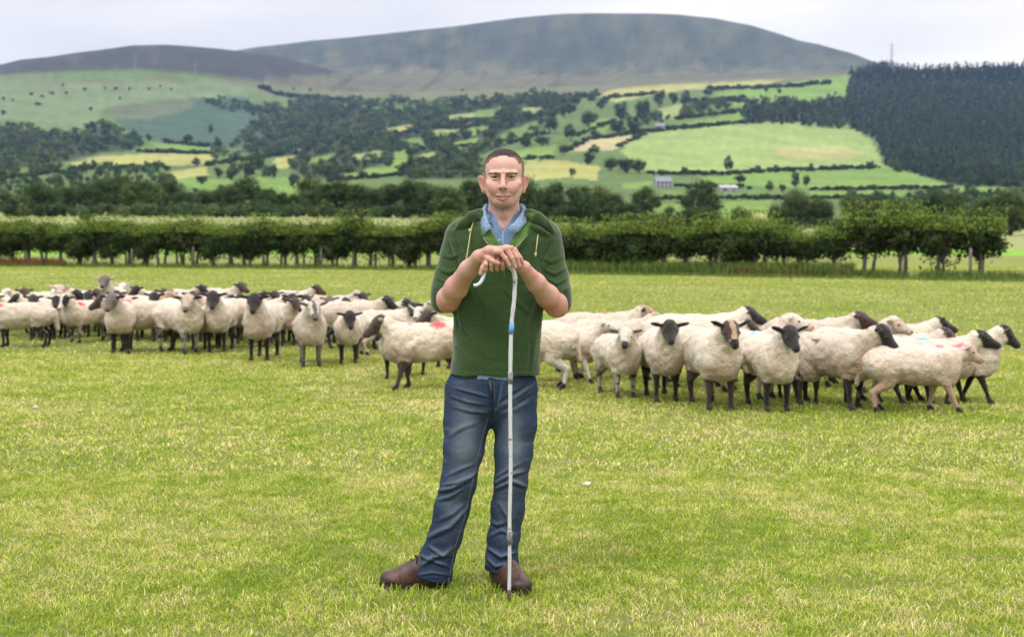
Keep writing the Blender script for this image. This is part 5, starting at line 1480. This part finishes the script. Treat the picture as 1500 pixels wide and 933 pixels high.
def make_sheep(sp, cell, seed):
    rg = np.random.default_rng(seed)
    hy = math.radians(sp.get('hy', 0)); hp = math.radians(sp.get('hp', -32)); up = sp.get('up', 0.0) - .06 * abs(math.sin(math.radians(sp['yaw'])))
    fat = sp.get('fat', 1.0)
    f = Field((-.52, -.98, -.01), (.52, .62, 1.02), cell)
    w = fat
    # barrel, rump, shoulders, brisket
    f.ell((0, .02, .45), (.172 * w, .40, .165 * w), 0.02, 0)
    f.ell((0, .24, .445), (.165 * w, .20, .168), .06, 0)
    f.ell((0, -.24, .44), (.160 * w, .20, .172), .06, 0)
    f.ell((0, -.36, .38), (.115 * w, .11, .14), .07, 0)
    f.ell((0, -.1, .345), (.125 * w, .25, .09), .05, 0)
    f.cone((0, .42, .50), (0, .47, .26), .040, .030, .03, 0)          # tail
    # neck to the head
    n0 = np.array([0, -.32, .48]); turn = np.array([math.sin(hy), -math.cos(hy)])
    nb = np.array([turn[0] * .12, -.38 + turn[1] * .08, .655 + up])
    f.cone(n0, nb, .135, .085, .07, 0)
    # head
    d = np.array([turn[0] * math.cos(hp), turn[1] * math.cos(hp), math.sin(hp)])
    side = np.array([-turn[1], turn[0], 0.0]); upv = np.cross(side, d); 
    if upv[2] < 0: upv = -upv
    R = np.array([side, d, upv])
    h0 = nb + np.array([turn[0], turn[1], 0]) * .055 + np.array([0, 0, .02])
    f.ell(h0, (.068, .084, .070), .03, 1, rot=R)
    mz = h0 + d * .155 - upv * .012
    f.cone(h0 + d * .03 - upv * .004, mz, .059, .037, .03, 1, flat=(side, .92))
    f.ell(h0 + d * .05 - upv * .035, (.042, .06, .035), .02, 1, rot=R)      # jaw
    f.ell(h0 - d * .02 + upv * .052, (.052, .05, .022), .02, 0 if sp.get('wool', 0) else 1, rot=R)
    f.ell(mz + d * .024 + upv * .004, (.024, .014, .013), .006, 3, rot=R)
    for sgn in (-1, 1):
        e0 = h0 + side * sgn * .055 - d * .012 + upv * .028
        ed = side * sgn * 1.0 - d * .22 + upv * sp.get('ear', .05); ed /= np.linalg.norm(ed)
        e1 = e0 + ed * .115
        nrm = np.cross(ed, np.array([0, 0, 1.0]) * .7 + d * .6); nrm /= np.linalg.norm(nrm); 
        R2 = np.array([ed, np.cross(nrm, ed), nrm])
        f.ell((e0 + e1) / 2, (.068, .030, max(.013, cell * 1.05)), .012, 4, rot=R2)
        # brow / eye bulge
        f.ell(h0 + side * sgn * .046 + d * .045 + upv * .016, (.018, .02, .016), .012, 1, rot=R)
    # legs: stride per leg (front left/right, hind left/right)
    st = sp.get('st', (0, 0, 0, 0)); lift = sp.get('lift', (0, 0, 0, 0))
    lr = max(.018, cell * 1.6)
    for q, sx in ((0, -1), (1, 1)):
        o = st[q]; x = sx * .088; lz = lift[q]
        f.cone((x, -.25, .40), (x, -.27 - o * .25, .29), .085, .048, .045, 0)
        f.cone((x, -.27 - o * .25, .29), (x, -.27 - o * .62 - lz * .5, .165 + lz * .4), .044, .025, .02, 2)
        f.cone((x, -.27 - o * .62 - lz * .5, .165 + lz * .4), (x, -.26 - o, .04 + lz), .024, lr, .012, 2)
        f.cone((x, -.265 - o, .035 + lz), (x, -.285 - o, .014 + lz), .026, .028, .01, 5)
    for q, sx in ((2, -1), (3, 1)):
        o = st[q]; x = sx * .095; lz = lift[q]
        f.cone((x, .26, .43), (x * 1.02, .20 - o * .2, .30), .108, .060, .045, 0)
        f.cone((x, .20 - o * .2, .28), (x, .345 - o * .6, .19 + lz * .4), .062, .030, .025, 2)
        f.cone((x, .345 - o * .6, .19 + lz * .4), (x, .315 - o, .04 + lz), .028, lr, .012, 2)
        f.cone((x, .31 - o, .035 + lz), (x, .29 - o, .014 + lz), .026, .028, .01, 5)
    V, Q, T = f.surface()
    V = relax(V, Q, 1, .5)
    Nn = normals(V, Q)
    wool = (T == 0)
    n = fbm(V + seed * 1.7, 20, 2, 3) * .015 + fbm(V + seed, 6, 4, 2) * .012
    V = V + Nn * (n * wool)[:, None] + Nn * (fbm(V, 30, 6, 2) * .002)[:, None]
    V[:, 2] = np.maximum(V[:, 2], 0.0)
    # own colours
    fc = np.array(sp.get('fleece', (0.60, 0.515, 0.415))) * np.random.default_rng(seed).uniform(.86, 1.08)
    C = np.zeros((len(V), 3)); C[:] = fc
    nn1 = fbm(V + seed * 3.1, 5, 8, 4)
    dirt = np.array(sp.get('dirt', (0.30, 0.205, 0.135)))
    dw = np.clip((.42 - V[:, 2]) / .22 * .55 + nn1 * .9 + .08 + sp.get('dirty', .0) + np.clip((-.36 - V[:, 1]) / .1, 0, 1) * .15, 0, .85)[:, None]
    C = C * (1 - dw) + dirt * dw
    face = np.array(FACE[sp.get('face', 'black')]); leg = np.array(LEG[sp.get('leg', 'black')])
    hm = (T == 1) | (T == 4)
    C[hm] = face * (1 + .35 * fbm(V[hm], 24, 15, 3))[:, None] + (.003 + .012 * np.clip(fbm(V[hm], 9, 19, 2), 0, 1))[:, None]
    rel = V - h0
    if sp.get('patch'):          # mottled face: blaze and dark eye patches
        other = np.array(FACE[sp['patch']])
        s_ = np.abs(rel @ side); al = rel @ d
        m = hm & ((s_ < .022 + .012 * vnoise(V, 40, 3)) | (al > .115)) & (T == 1)
        C[m] = other
        if sp['patch'] == 'white' and False: pass
    if sp.get('earc'): C[T == 4] = FACE[sp['earc']]
    if sp.get('muz'):
        al = rel @ d
        C[(T == 1) & (al > .125 + .01 * vnoise(V, 60, 5))] = FACE[sp['muz']]
    C[T == 3] = (0.02, 0.016, 0.016)
    lm = (T == 2)
    C[lm] = leg
    if sp.get('leg') == 'patch':
        m = lm & (vnoise(V, 28, 9 + seed % 7) > .1); C[m] = (0.05, 0.04, 0.038)
    elif sp.get('leg') in ('black', 'brown', 'dark'):
        m = lm & (vnoise(V, 30, 9 + seed % 7) > .72); C[m] = (0.25, 0.2, 0.17)
    C[T == 5] = (0.03, 0.024, 0.022)
    # a wool fringe where fleece meets the leg
    for (c, mp, r) in sp.get('mark', ()):
        dd = np.linalg.norm((V - np.array(mp)) * (1, 1, 1.2), axis=1) + .03 * fbm(V, 26, 11, 3)
        wgt = np.clip((r - dd) / .03, 0, 1)[:, None] * .9 * wool[:, None]
        C = C * (1 - wgt) + np.array(c) * wgt
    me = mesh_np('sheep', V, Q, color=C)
    eyes = [h0 + side * s_ * .058 + d * .050 + upv * .020 for s_ in (-1, 1)]
    return me, eyes

def eye_mesh(r=.0115):
    mb = MB(); n, m = 8, 6
    V = [(0, 0, r)] + [(r * math.sin(math.pi * a / m) * math.cos(2 * math.pi * b / n), r * math.sin(math.pi * a / m) * math.sin(2 * math.pi * b / n), r * math.cos(math.pi * a / m)) for a in range(1, m) for b in range(n)] + [(0, 0, -r)]
    q = [(1 + (a - 1) * n + b, 1 + a * n + b, 1 + a * n + (b + 1) % n, 1 + (a - 1) * n + (b + 1) % n) for a in range(1, m - 1) for b in range(n)]
    t = [(0, 1 + b, 1 + (b + 1) % n) for b in range(n)] + [(len(V) - 1, 1 + (m - 2) * n + (b + 1) % n, 1 + (m - 2) * n + b) for b in range(n)]
    mb.add(V, q, t); return mb.mesh('eye')
eye_me = eye_mesh()

# marks on the body: local places (the animal faces -Y; x > 0 is the image right when it faces the camera)
SH_L, SH_R, BK, RP = (-.12, -.25, .56), (.12, -.25, .56), (0, 0, .62), (0, .25, .61)
W1 = dict(st=(.10, -.06, -.08, .10)); W2 = dict(st=(-.07, .12, .10, -.08))
SHEEP = [
 # bx, feet row, top of back row, yaw (0 to camera, 90 to the right, -90 to the left), look
 dict(b=(818, 561, 480), yaw=72, hy=25, hp=-12, up=.03, face='white', leg='white', wool=0, st=(.14, -.03, .02, -.08), lift=(.0, .05, 0, 0), label='white-faced lamb stepping right just beside the man\'s right elbow side, one forefoot raised'),
 dict(b=(774, 570, 470), yaw=-86, hy=0, hp=-25, face='white', leg='white', label='white-legged sheep almost wholly hidden behind the man\'s hip, only its rump showing'),
 dict(b=(872, 545, 457), yaw=88, hy=-5, hp=-15, face='tan', earc='black', leg='tan', fat=1.0, mark=[(PINK, (0, -.1, .62), .06)], label='long-backed sheep behind the stepping lamb with faint pink back and dark ear', **W1),
 dict(b=(888, 556, 468), yaw=82, hy=0, hp=-22, face='tan', leg='tan', patch='white', mark=[(PINK, (.0, -.2, .62), .07)], label='ginger-headed sheep looking right behind the white-faced one with grey-patched legs'),
 dict(b=(903, 583, 490), yaw=22, hy=-22, hp=-34, face='white', muz='dark', earc='grey', leg='patch', wool=1, st=(.05, .02, .05, 0), fat=1.05, label='plump sheep facing the camera with a white face, dark nose and grey-patched legs'),
 dict(b=(968, 588, 484), yaw=6, hy=-4, hp=-36, face='black', leg='black', fat=1.05, st=(.02, .0, .08, -.05), label='dark-faced sheep facing the camera directly right of the white-faced plump one'),
 dict(b=(1012, 561, 460), yaw=86, hy=10, hp=-20, face='black', leg='black', fat=1.05, label='long-backed sheep with a black head turned away, behind two camera-facing sheep', **W2),
 dict(b=(1020, 570, 478), yaw=80, hy=5, hp=-30, face='brown', leg='black', label='sheep standing side-on with its head hidden behind the brown-faced one', **W1),
 dict(b=(1041, 600, 485), yaw=12, hy=4, hp=-40, face='brown', patch='tan', muz='black', earc='black', leg='brown', ear=.35, fat=1.08, st=(0, .03, .05, -.02), label='sheep with a brown blazed face and long dark ears, facing the camera'),
 dict(b=(1088, 584, 482), yaw=40, hy=38, hp=-14, up=.07, face='white', muz='pink', leg='pink', mark=[(BLUE, (-.1, -.2, .62), .07)], label='white-faced sheep looking right with a blue neck mark, pink leg showing below'),
 dict(b=(1124, 603, 492), yaw=10, hy=10, hp=-36, face='black', leg='black', ear=.3, fat=1.05, st=(.02, 0, .04, -.06), label='black-faced sheep with pricked ears facing the camera, white-chested'),
 dict(b=(1170, 592, 503), yaw=16, hy=25, hp=-35, face='pink', muz='grey', leg='brown', dirty=.2, label='pinkish-brown faced sheep peeping out between two black-faced sheep'),
 dict(b=(1214, 599, 488), yaw=34, hy=26, hp=-42, face='black', leg='black', dirty=.32, fat=1.05, st=(.06, -.02, .05, -.05), label='black-headed sheep with a dirty tan fleece, head lowered to the right'),
 dict(b=(1178, 562, 466), yaw=88, hy=-20, hp=-15, face='brown', leg='black', mark=[(BLUE, (0, -.15, .62), .05)], label='brown-headed sheep with a faint blue back mark in the back row'),
 dict(b=(1240, 575, 480), yaw=40, hy=20, hp=-20, up=.04, face='cream', leg='cream', wool=1, label='woolly cream-headed sheep standing behind the tan dirty black-headed one'),
 dict(b=(1303, 562, 474), yaw=88, hy=0, hp=-18, face='black', leg='black', mark=[(PINK, (0, -.28, .6), .06)], ear=.4, label='black-headed sheep with a pink shoulder mark at the back of the right group'),
 dict(b=(1300, 590, 491), yaw=86, hy=0, hp=-30, face='brown', leg='black', mark=[(RED, (0, .12, .62), .075)], label='sheep with a red spot on its back behind the big walking sheep', **W1),
 dict(b=(1352, 592, 494), yaw=86, hy=-10, hp=-20, face='black', leg='black', mark=[(BLUE, (0, .02, .62), .10)], label='black-headed sheep with a bright blue patch on its back', **W2),
 dict(b=(1330, 604, 505), yaw=87, hy=0, hp=-28, up=-.05, face='pink', muz='tan', leg='tan', wool=1, dirty=.12, fat=1.05, fleece=(.62, .52, .43), st=(.17, -.05, .0, .07), mark=[(PINK, (-.05, -.26, .61), .06), (PINK, (-.03, -.42, .64), .07)], label='large pinkish-white sheep striding right at the front with pink shoulder marks'),
 dict(b=(1384, 590, 490), yaw=66, hy=22, hp=-38, up=.02, face='black', leg='black', wool=0, st=(.14, -.12, .1, -.04), label='black-headed sheep striding right, furthest right of the flock'),
 # left group, front row
 dict(b=(636, 570, 472), yaw=-72, hy=-8, hp=-36, face='brown', earc='cream', leg='brown', dirty=.05, st=(-.04, .12, .06, -.1), mark=[(RED, (.06, .02, .61), .09), (PINK, (.03, -.25, .6), .05)], label='brown-headed sheep facing left at the man\'s elbow with a smeared red back mark'),
 dict(b=(592, 556, 480), yaw=-25, hy=-5, hp=-45, face='brown', muz='black', leg='black', dirty=.15, label='sheep half hidden behind the brown-headed one, with a black muzzle and legs'),
 dict(b=(630, 530, 462), yaw=-20, hy=-4, hp=-20, up=.04, face='white', leg='white', ear=.7, label='white-faced sheep with upright ears peering over the others beside the man'),
 dict(b=(672, 540, 462), yaw=-40, hy=-10, hp=-25, face='brown', leg='brown', label='brown-headed sheep peeping out from directly behind the man\'s elbow'),
 dict(b=(563, 518, 451), yaw=120, hy=0, hp=-25, face='dark', leg='cream', label='pale sheep turned away, beside the gap in front of the brown-headed sheep'),
 dict(b=(511, 533, 457), yaw=8, hy=10, hp=-48, up=-.06, face='black', leg='black', st=(0, .02, .05, -.05), mark=[(PINK, (0, -.2, .62), .08)], label='black-faced sheep with lowered head and pink neck mark facing the camera'),
 dict(b=(455, 537, 453), yaw=16, hy=8, hp=-38, up=.02, face='white', patch='grey', muz='grey', earc='grey', leg='grey', ear=.25, st=(0, .03, .05, 0), label='grey-nosed white-faced sheep facing the camera with wide dark ears and brownish legs'),
 dict(b=(518, 512, 439), yaw=60, hy=15, hp=-30, face='black', leg='black', label='black-headed sheep looking right behind the pair facing the camera'),
 dict(b=(551, 508, 442), yaw=60, hy=15, hp=-30, face='black', leg='black', mark=[(PINK, (0, -.25, .62), .08)], label='black-headed sheep with a pink neck mark at the right end of the left group'),
 dict(b=(386, 528, 442), yaw=0, hy=0, hp=-40, face='black', leg='black', patch=None, st=(0, .01, .03, -.04), label='black-faced sheep standing alone square to the camera with ears held sideways'),
 dict(b=(415, 506, 442), yaw=25, hy=15, hp=-35, face='brown', leg='dark', label='brown-faced sheep looking right behind the square-standing black-faced one'),
 dict(b=(323, 516, 437), yaw=4, hy=2, hp=-40, face='black', leg='black', label='black-faced sheep with black-stockinged forelegs facing the camera, beside the square-standing one'),
 dict(b=(352, 509, 434), yaw=-84, hy=0, hp=-25, face='brown', leg='black', label='pale side-on sheep whose head is hidden behind the black-faced one'),
 dict(b=(300, 511, 446), yaw=-10, hy=-10, hp=-45, face='tan', leg='brown', up=-.08, dirty=.1, label='tan-faced sheep with its head low between two upright neighbours'),
 dict(b=(262, 518, 438), yaw=40, hy=-42, hp=-36, face='cream', muz='grey', earc='dark', leg='patch', st=(.04, 0, .03, -.05), label='cream-faced sheep with dark ears and patched legs looking at the camera'),
 dict(b=(178, 518, 438), yaw=22, hy=-26, hp=-38, face='grey', leg='black', earc='dark', st=(0, .03, .04, -.04), label='grey-faced sheep with slim black feet looking at the camera, second from the left front'),
 dict(b=(214, 514, 437), yaw=-82, hy=0, hp=-30, face='brown', leg='brown', mark=[(RED, (.05, -.22, .6), .08)], label='long side-on sheep with a red shoulder mark, its head hidden by the grey-faced one'),
 dict(b=(133, 502, 437), yaw=-35, hy=20, hp=-40, face='black', patch='white', leg='patch', mark=[(RED, (.1, -.24, .58), .07)], label='badger-faced sheep with a white blaze and red shoulder mark'),
 dict(b=(92, 496, 436), yaw=12, hy=0, hp=-36, face='black', leg='black', label='black-faced sheep with black legs just behind the rump of the leftmost big sheep'),
 dict(b=(36, 508, 441), yaw=-89, hy=0, hp=-30, face='black', leg='black', fat=1.05, mark=[(RED, (.05, .26, .58), .055), (RED, (.08, -.28, .58), .06)], label='big sheep standing side-on at the left edge with red marks and a brown tail'),
 # left group, middle rows
 dict(b=(32, 492, 430), yaw=-60, hy=62, hp=-36, face='dark', leg='black', label='dark-faced sheep looking over the back of the big leftmost sheep'),
 dict(b=(-2, 486, 424), yaw=10, hy=0, hp=-25, face='grey', earc='white', leg='black', label='grey-faced sheep with white ears at the extreme left edge'),
 dict(b=(70, 488, 424), yaw=80, hy=0, hp=-25, face='black', leg='black', label='sheep showing a long pale back behind the leftmost black-faced one'),
 dict(b=(122, 487, 422), yaw=70, hy=10, hp=-25, face='brown', leg='black', label='brown-headed sheep turned right in the middle of the left back rows'),
 dict(b=(166, 484, 414), yaw=5, hy=0, hp=-25, up=.06, face='grey', earc='cream', leg='black', label='grey-faced sheep holding its head highest of all in the left group'),
 dict(b=(176, 494, 428), yaw=15, hy=5, hp=-35, face='dark', muz='grey', leg='black', label='dark-faced sheep directly below the one with the highest head'),
 dict(b=(205, 490, 426), yaw=85, hy=0, hp=-25, face='tan', leg='tan', mark=[(RED, (0, .1, .62), .06)], label='ginger-topped sheep with a small red back mark between dark-headed ones'),
 dict(b=(232, 480, 419), yaw=-30, hy=0, hp=-25, face='black', leg='black', label='black-headed sheep looking left in the furthest row near the ginger one'),
 dict(b=(253, 486, 425), yaw=-8, hy=8, hp=-35, face='brown', leg='brown', label='brown-faced sheep behind the cream-faced one with patched legs'),
 dict(b=(268, 478, 417), yaw=45, hy=20, hp=-28, face='black', leg='black', label='black-headed sheep looking right in the furthest row with a white poll'),
 dict(b=(300, 493, 430), yaw=55, hy=10, hp=-30, face='brown', leg='brown', label='brown-headed sheep facing right, just left of the black-stockinged sheep'),
 dict(b=(322, 479, 416), yaw=50, hy=10, hp=-22, up=.03, face='brown', leg='brown', label='brown-headed sheep with raised head at the skyline of the left flock'),
 dict(b=(348, 488, 426), yaw=70, hy=0, hp=-25, face='black', leg='black', label='black-headed sheep looking right, above the pale side-on sheep'),
 dict(b=(383, 488, 425), yaw=60, hy=8, hp=-28, face='dark', leg='black', label='dark-headed sheep whose head shows right above the square-standing one'),
 dict(b=(430, 480, 419), yaw=55, hy=12, hp=-22, up=.03, face='brown', leg='black', label='brown-black headed sheep with pricked ears at the far back'),
 dict(b=(424, 492, 430), yaw=75, hy=5, hp=-25, face='dark', leg='black', label='dark-headed sheep between the brown-faced and the white-faced sheep'),
 dict(b=(478, 490, 426), yaw=80, hy=0, hp=-25, face='cream', leg='cream', wool=1, mark=[(PINK, (0, .1, .62), .06)], label='cream-headed sheep with a pink rump mark, in the back row'),
 dict(b=(508, 490, 427), yaw=65, hy=5, hp=-28, face='dark', leg='black', label='dark-headed sheep right of the cream-headed one in the back row'),
 dict(b=(462, 503, 440), yaw=70, hy=8, hp=-28, face='dark', leg='black', label='dark-headed sheep largely hidden behind the grey-nosed white-faced one'),
 dict(b=(287, 484, 424), yaw=-70, hy=0, hp=-28, face='cream', leg='brown', label='pale-headed sheep facing left in the thick of the left flock'),
 dict(b=(140, 478, 418), yaw=-60, hy=0, hp=-20, face='dark', leg='black', label='dark-headed sheep facing left in the back row left of the highest head'),
 dict(b=(100, 480, 420), yaw=10, hy=-30, hp=-25, face='white', leg='white', wool=1, ear=.5, label='woolly white-headed sheep in the far row of the left group'),
 dict(b=(60, 498, 434), yaw=8, hy=5, hp=-30, face='dark', leg='black', label='dark-faced sheep looking at the camera over the leftmost sheep\'s back'),
 dict(b=(108, 484, 420), yaw=-12, hy=10, hp=-28, face='cream', muz='grey', leg='brown', label='cream-faced sheep facing the camera in the back rows above the badger-faced one'),
 dict(b=(196, 499, 435), yaw=14, hy=-8, hp=-30, face='white', muz='grey', earc='black', leg='black', label='white-faced sheep with black ears squeezed behind the grey-faced one'),
 dict(b=(243, 500, 435), yaw=-10, hy=6, hp=-32, face='black', leg='black', label='black-faced sheep between the red-marked sheep and the cream-faced one'),
 dict(b=(288, 500, 434), yaw=10, hy=6, hp=-32, face='brown', earc='black', leg='black', label='brown-faced sheep with black ears right behind the cream-faced patched one'),
 dict(b=(337, 497, 431), yaw=-6, hy=6, hp=-30, face='white', muz='dark', leg='patch', label='white-faced sheep peering between two black-faced ones in the left group'),
 dict(b=(360, 503, 438), yaw=8, hy=-6, hp=-32, face='black', leg='black', label='black-faced sheep close at the left shoulder of the square-standing one'),
 dict(b=(438, 500, 437), yaw=-8, hy=8, hp=-30, face='black', leg='black', label='black-faced sheep just left of the grey-nosed white-faced one, further back'),
 dict(b=(484, 499, 436), yaw=6, hy=8, hp=-30, face='grey', leg='black', label='grey-faced sheep in the gap between the grey-nosed and the lowered black head'),
 dict(b=(605, 516, 452), yaw=10, hy=-8, hp=-30, face='black', leg='black', label='black-faced sheep behind the upright-eared white-faced one, near the man'),
 dict(b=(225, 495, 431), yaw=30, hy=-5, hp=-30, face='tan', muz='grey', leg='brown', label='ginger-faced sheep half hidden between the red-marked one and the cream-faced one'),
 dict(b=(148, 493, 429), yaw=-15, hy=10, hp=-28, face='black', leg='black', label='black-faced sheep peering over the badger-faced one'),
 dict(b=(75, 494, 430), yaw=-70, hy=10, hp=-28, face='black', leg='black', label='black-headed sheep facing left close behind the rump of the big one'),
 dict(b=(405, 484, 424), yaw=70, hy=-5, hp=-28, face='white', muz='grey', leg='white', label='white-headed sheep in the far row above the brown-faced one'),
 dict(b=(374, 496, 433), yaw=80, hy=5, hp=-28, face='black', leg='black', label='black-headed sheep close behind the square-standing one'),
 dict(b=(538, 497, 433), yaw=75, hy=5, hp=-28, face='black', leg='black', mark=[(RED, (0, .15, .6), .06)], label='black-headed sheep with a red rump mark at the right of the back row'),
 dict(b=(590, 506, 444), yaw=70, hy=-5, hp=-25, face='cream', leg='cream', label='cream-headed sheep far back near the man\'s elbow'),
 dict(b=(20, 480, 420), yaw=75, hy=0, hp=-25, face='brown', leg='black', label='brown-headed sheep facing right in the far row at the left edge'),
 dict(b=(190, 478, 416), yaw=20, hy=-25, hp=-25, face='white', leg='white', ear=.4, label='white-faced sheep in the far row right of the highest head'),
 dict(b=(52, 481, 421), yaw=-80, hy=0, hp=-25, face='white', leg='white', label='white-headed sheep facing left in the far row near the left edge'),
]
SHEEP_BLOCK = []
for n_s, sp in enumerate(SHEEP):
    bx, fy, ty = sp['b']; ty += (7 if fy < 500 else 3) if bx < 600 else 1; yaw = math.radians(sp['yaw'] * (.55 if (bx < 600 and fy < 500 and abs(sp['yaw']) > 55 and n_s % 2) else (.6 if abs(sp['yaw']) < 25 else 1)))
    D0 = float(depth_ground(fy))
    Dc = D0 + .22 * math.cos(yaw) * .95 + .02
    topz = pix(bx, ty, Dc)[2]
    s = float(np.clip(topz / .615, .80, 1.22))
    cx_, cy_ = pix(bx, fy, Dc)[:2]
    ms = 2083 / Dc
    cell = .0115 if ms > 145 else (.013 if ms > 110 else .016)
    me, eyes = make_sheep(sp, cell, 100 + n_s)
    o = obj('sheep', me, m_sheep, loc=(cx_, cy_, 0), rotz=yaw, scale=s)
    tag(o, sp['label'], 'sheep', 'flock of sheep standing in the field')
    for e in eyes:
        obj('eye', eye_me, m_eye, o, loc=tuple(e))
    SHEEP_BLOCK.append((cx_, cy_, yaw, s))
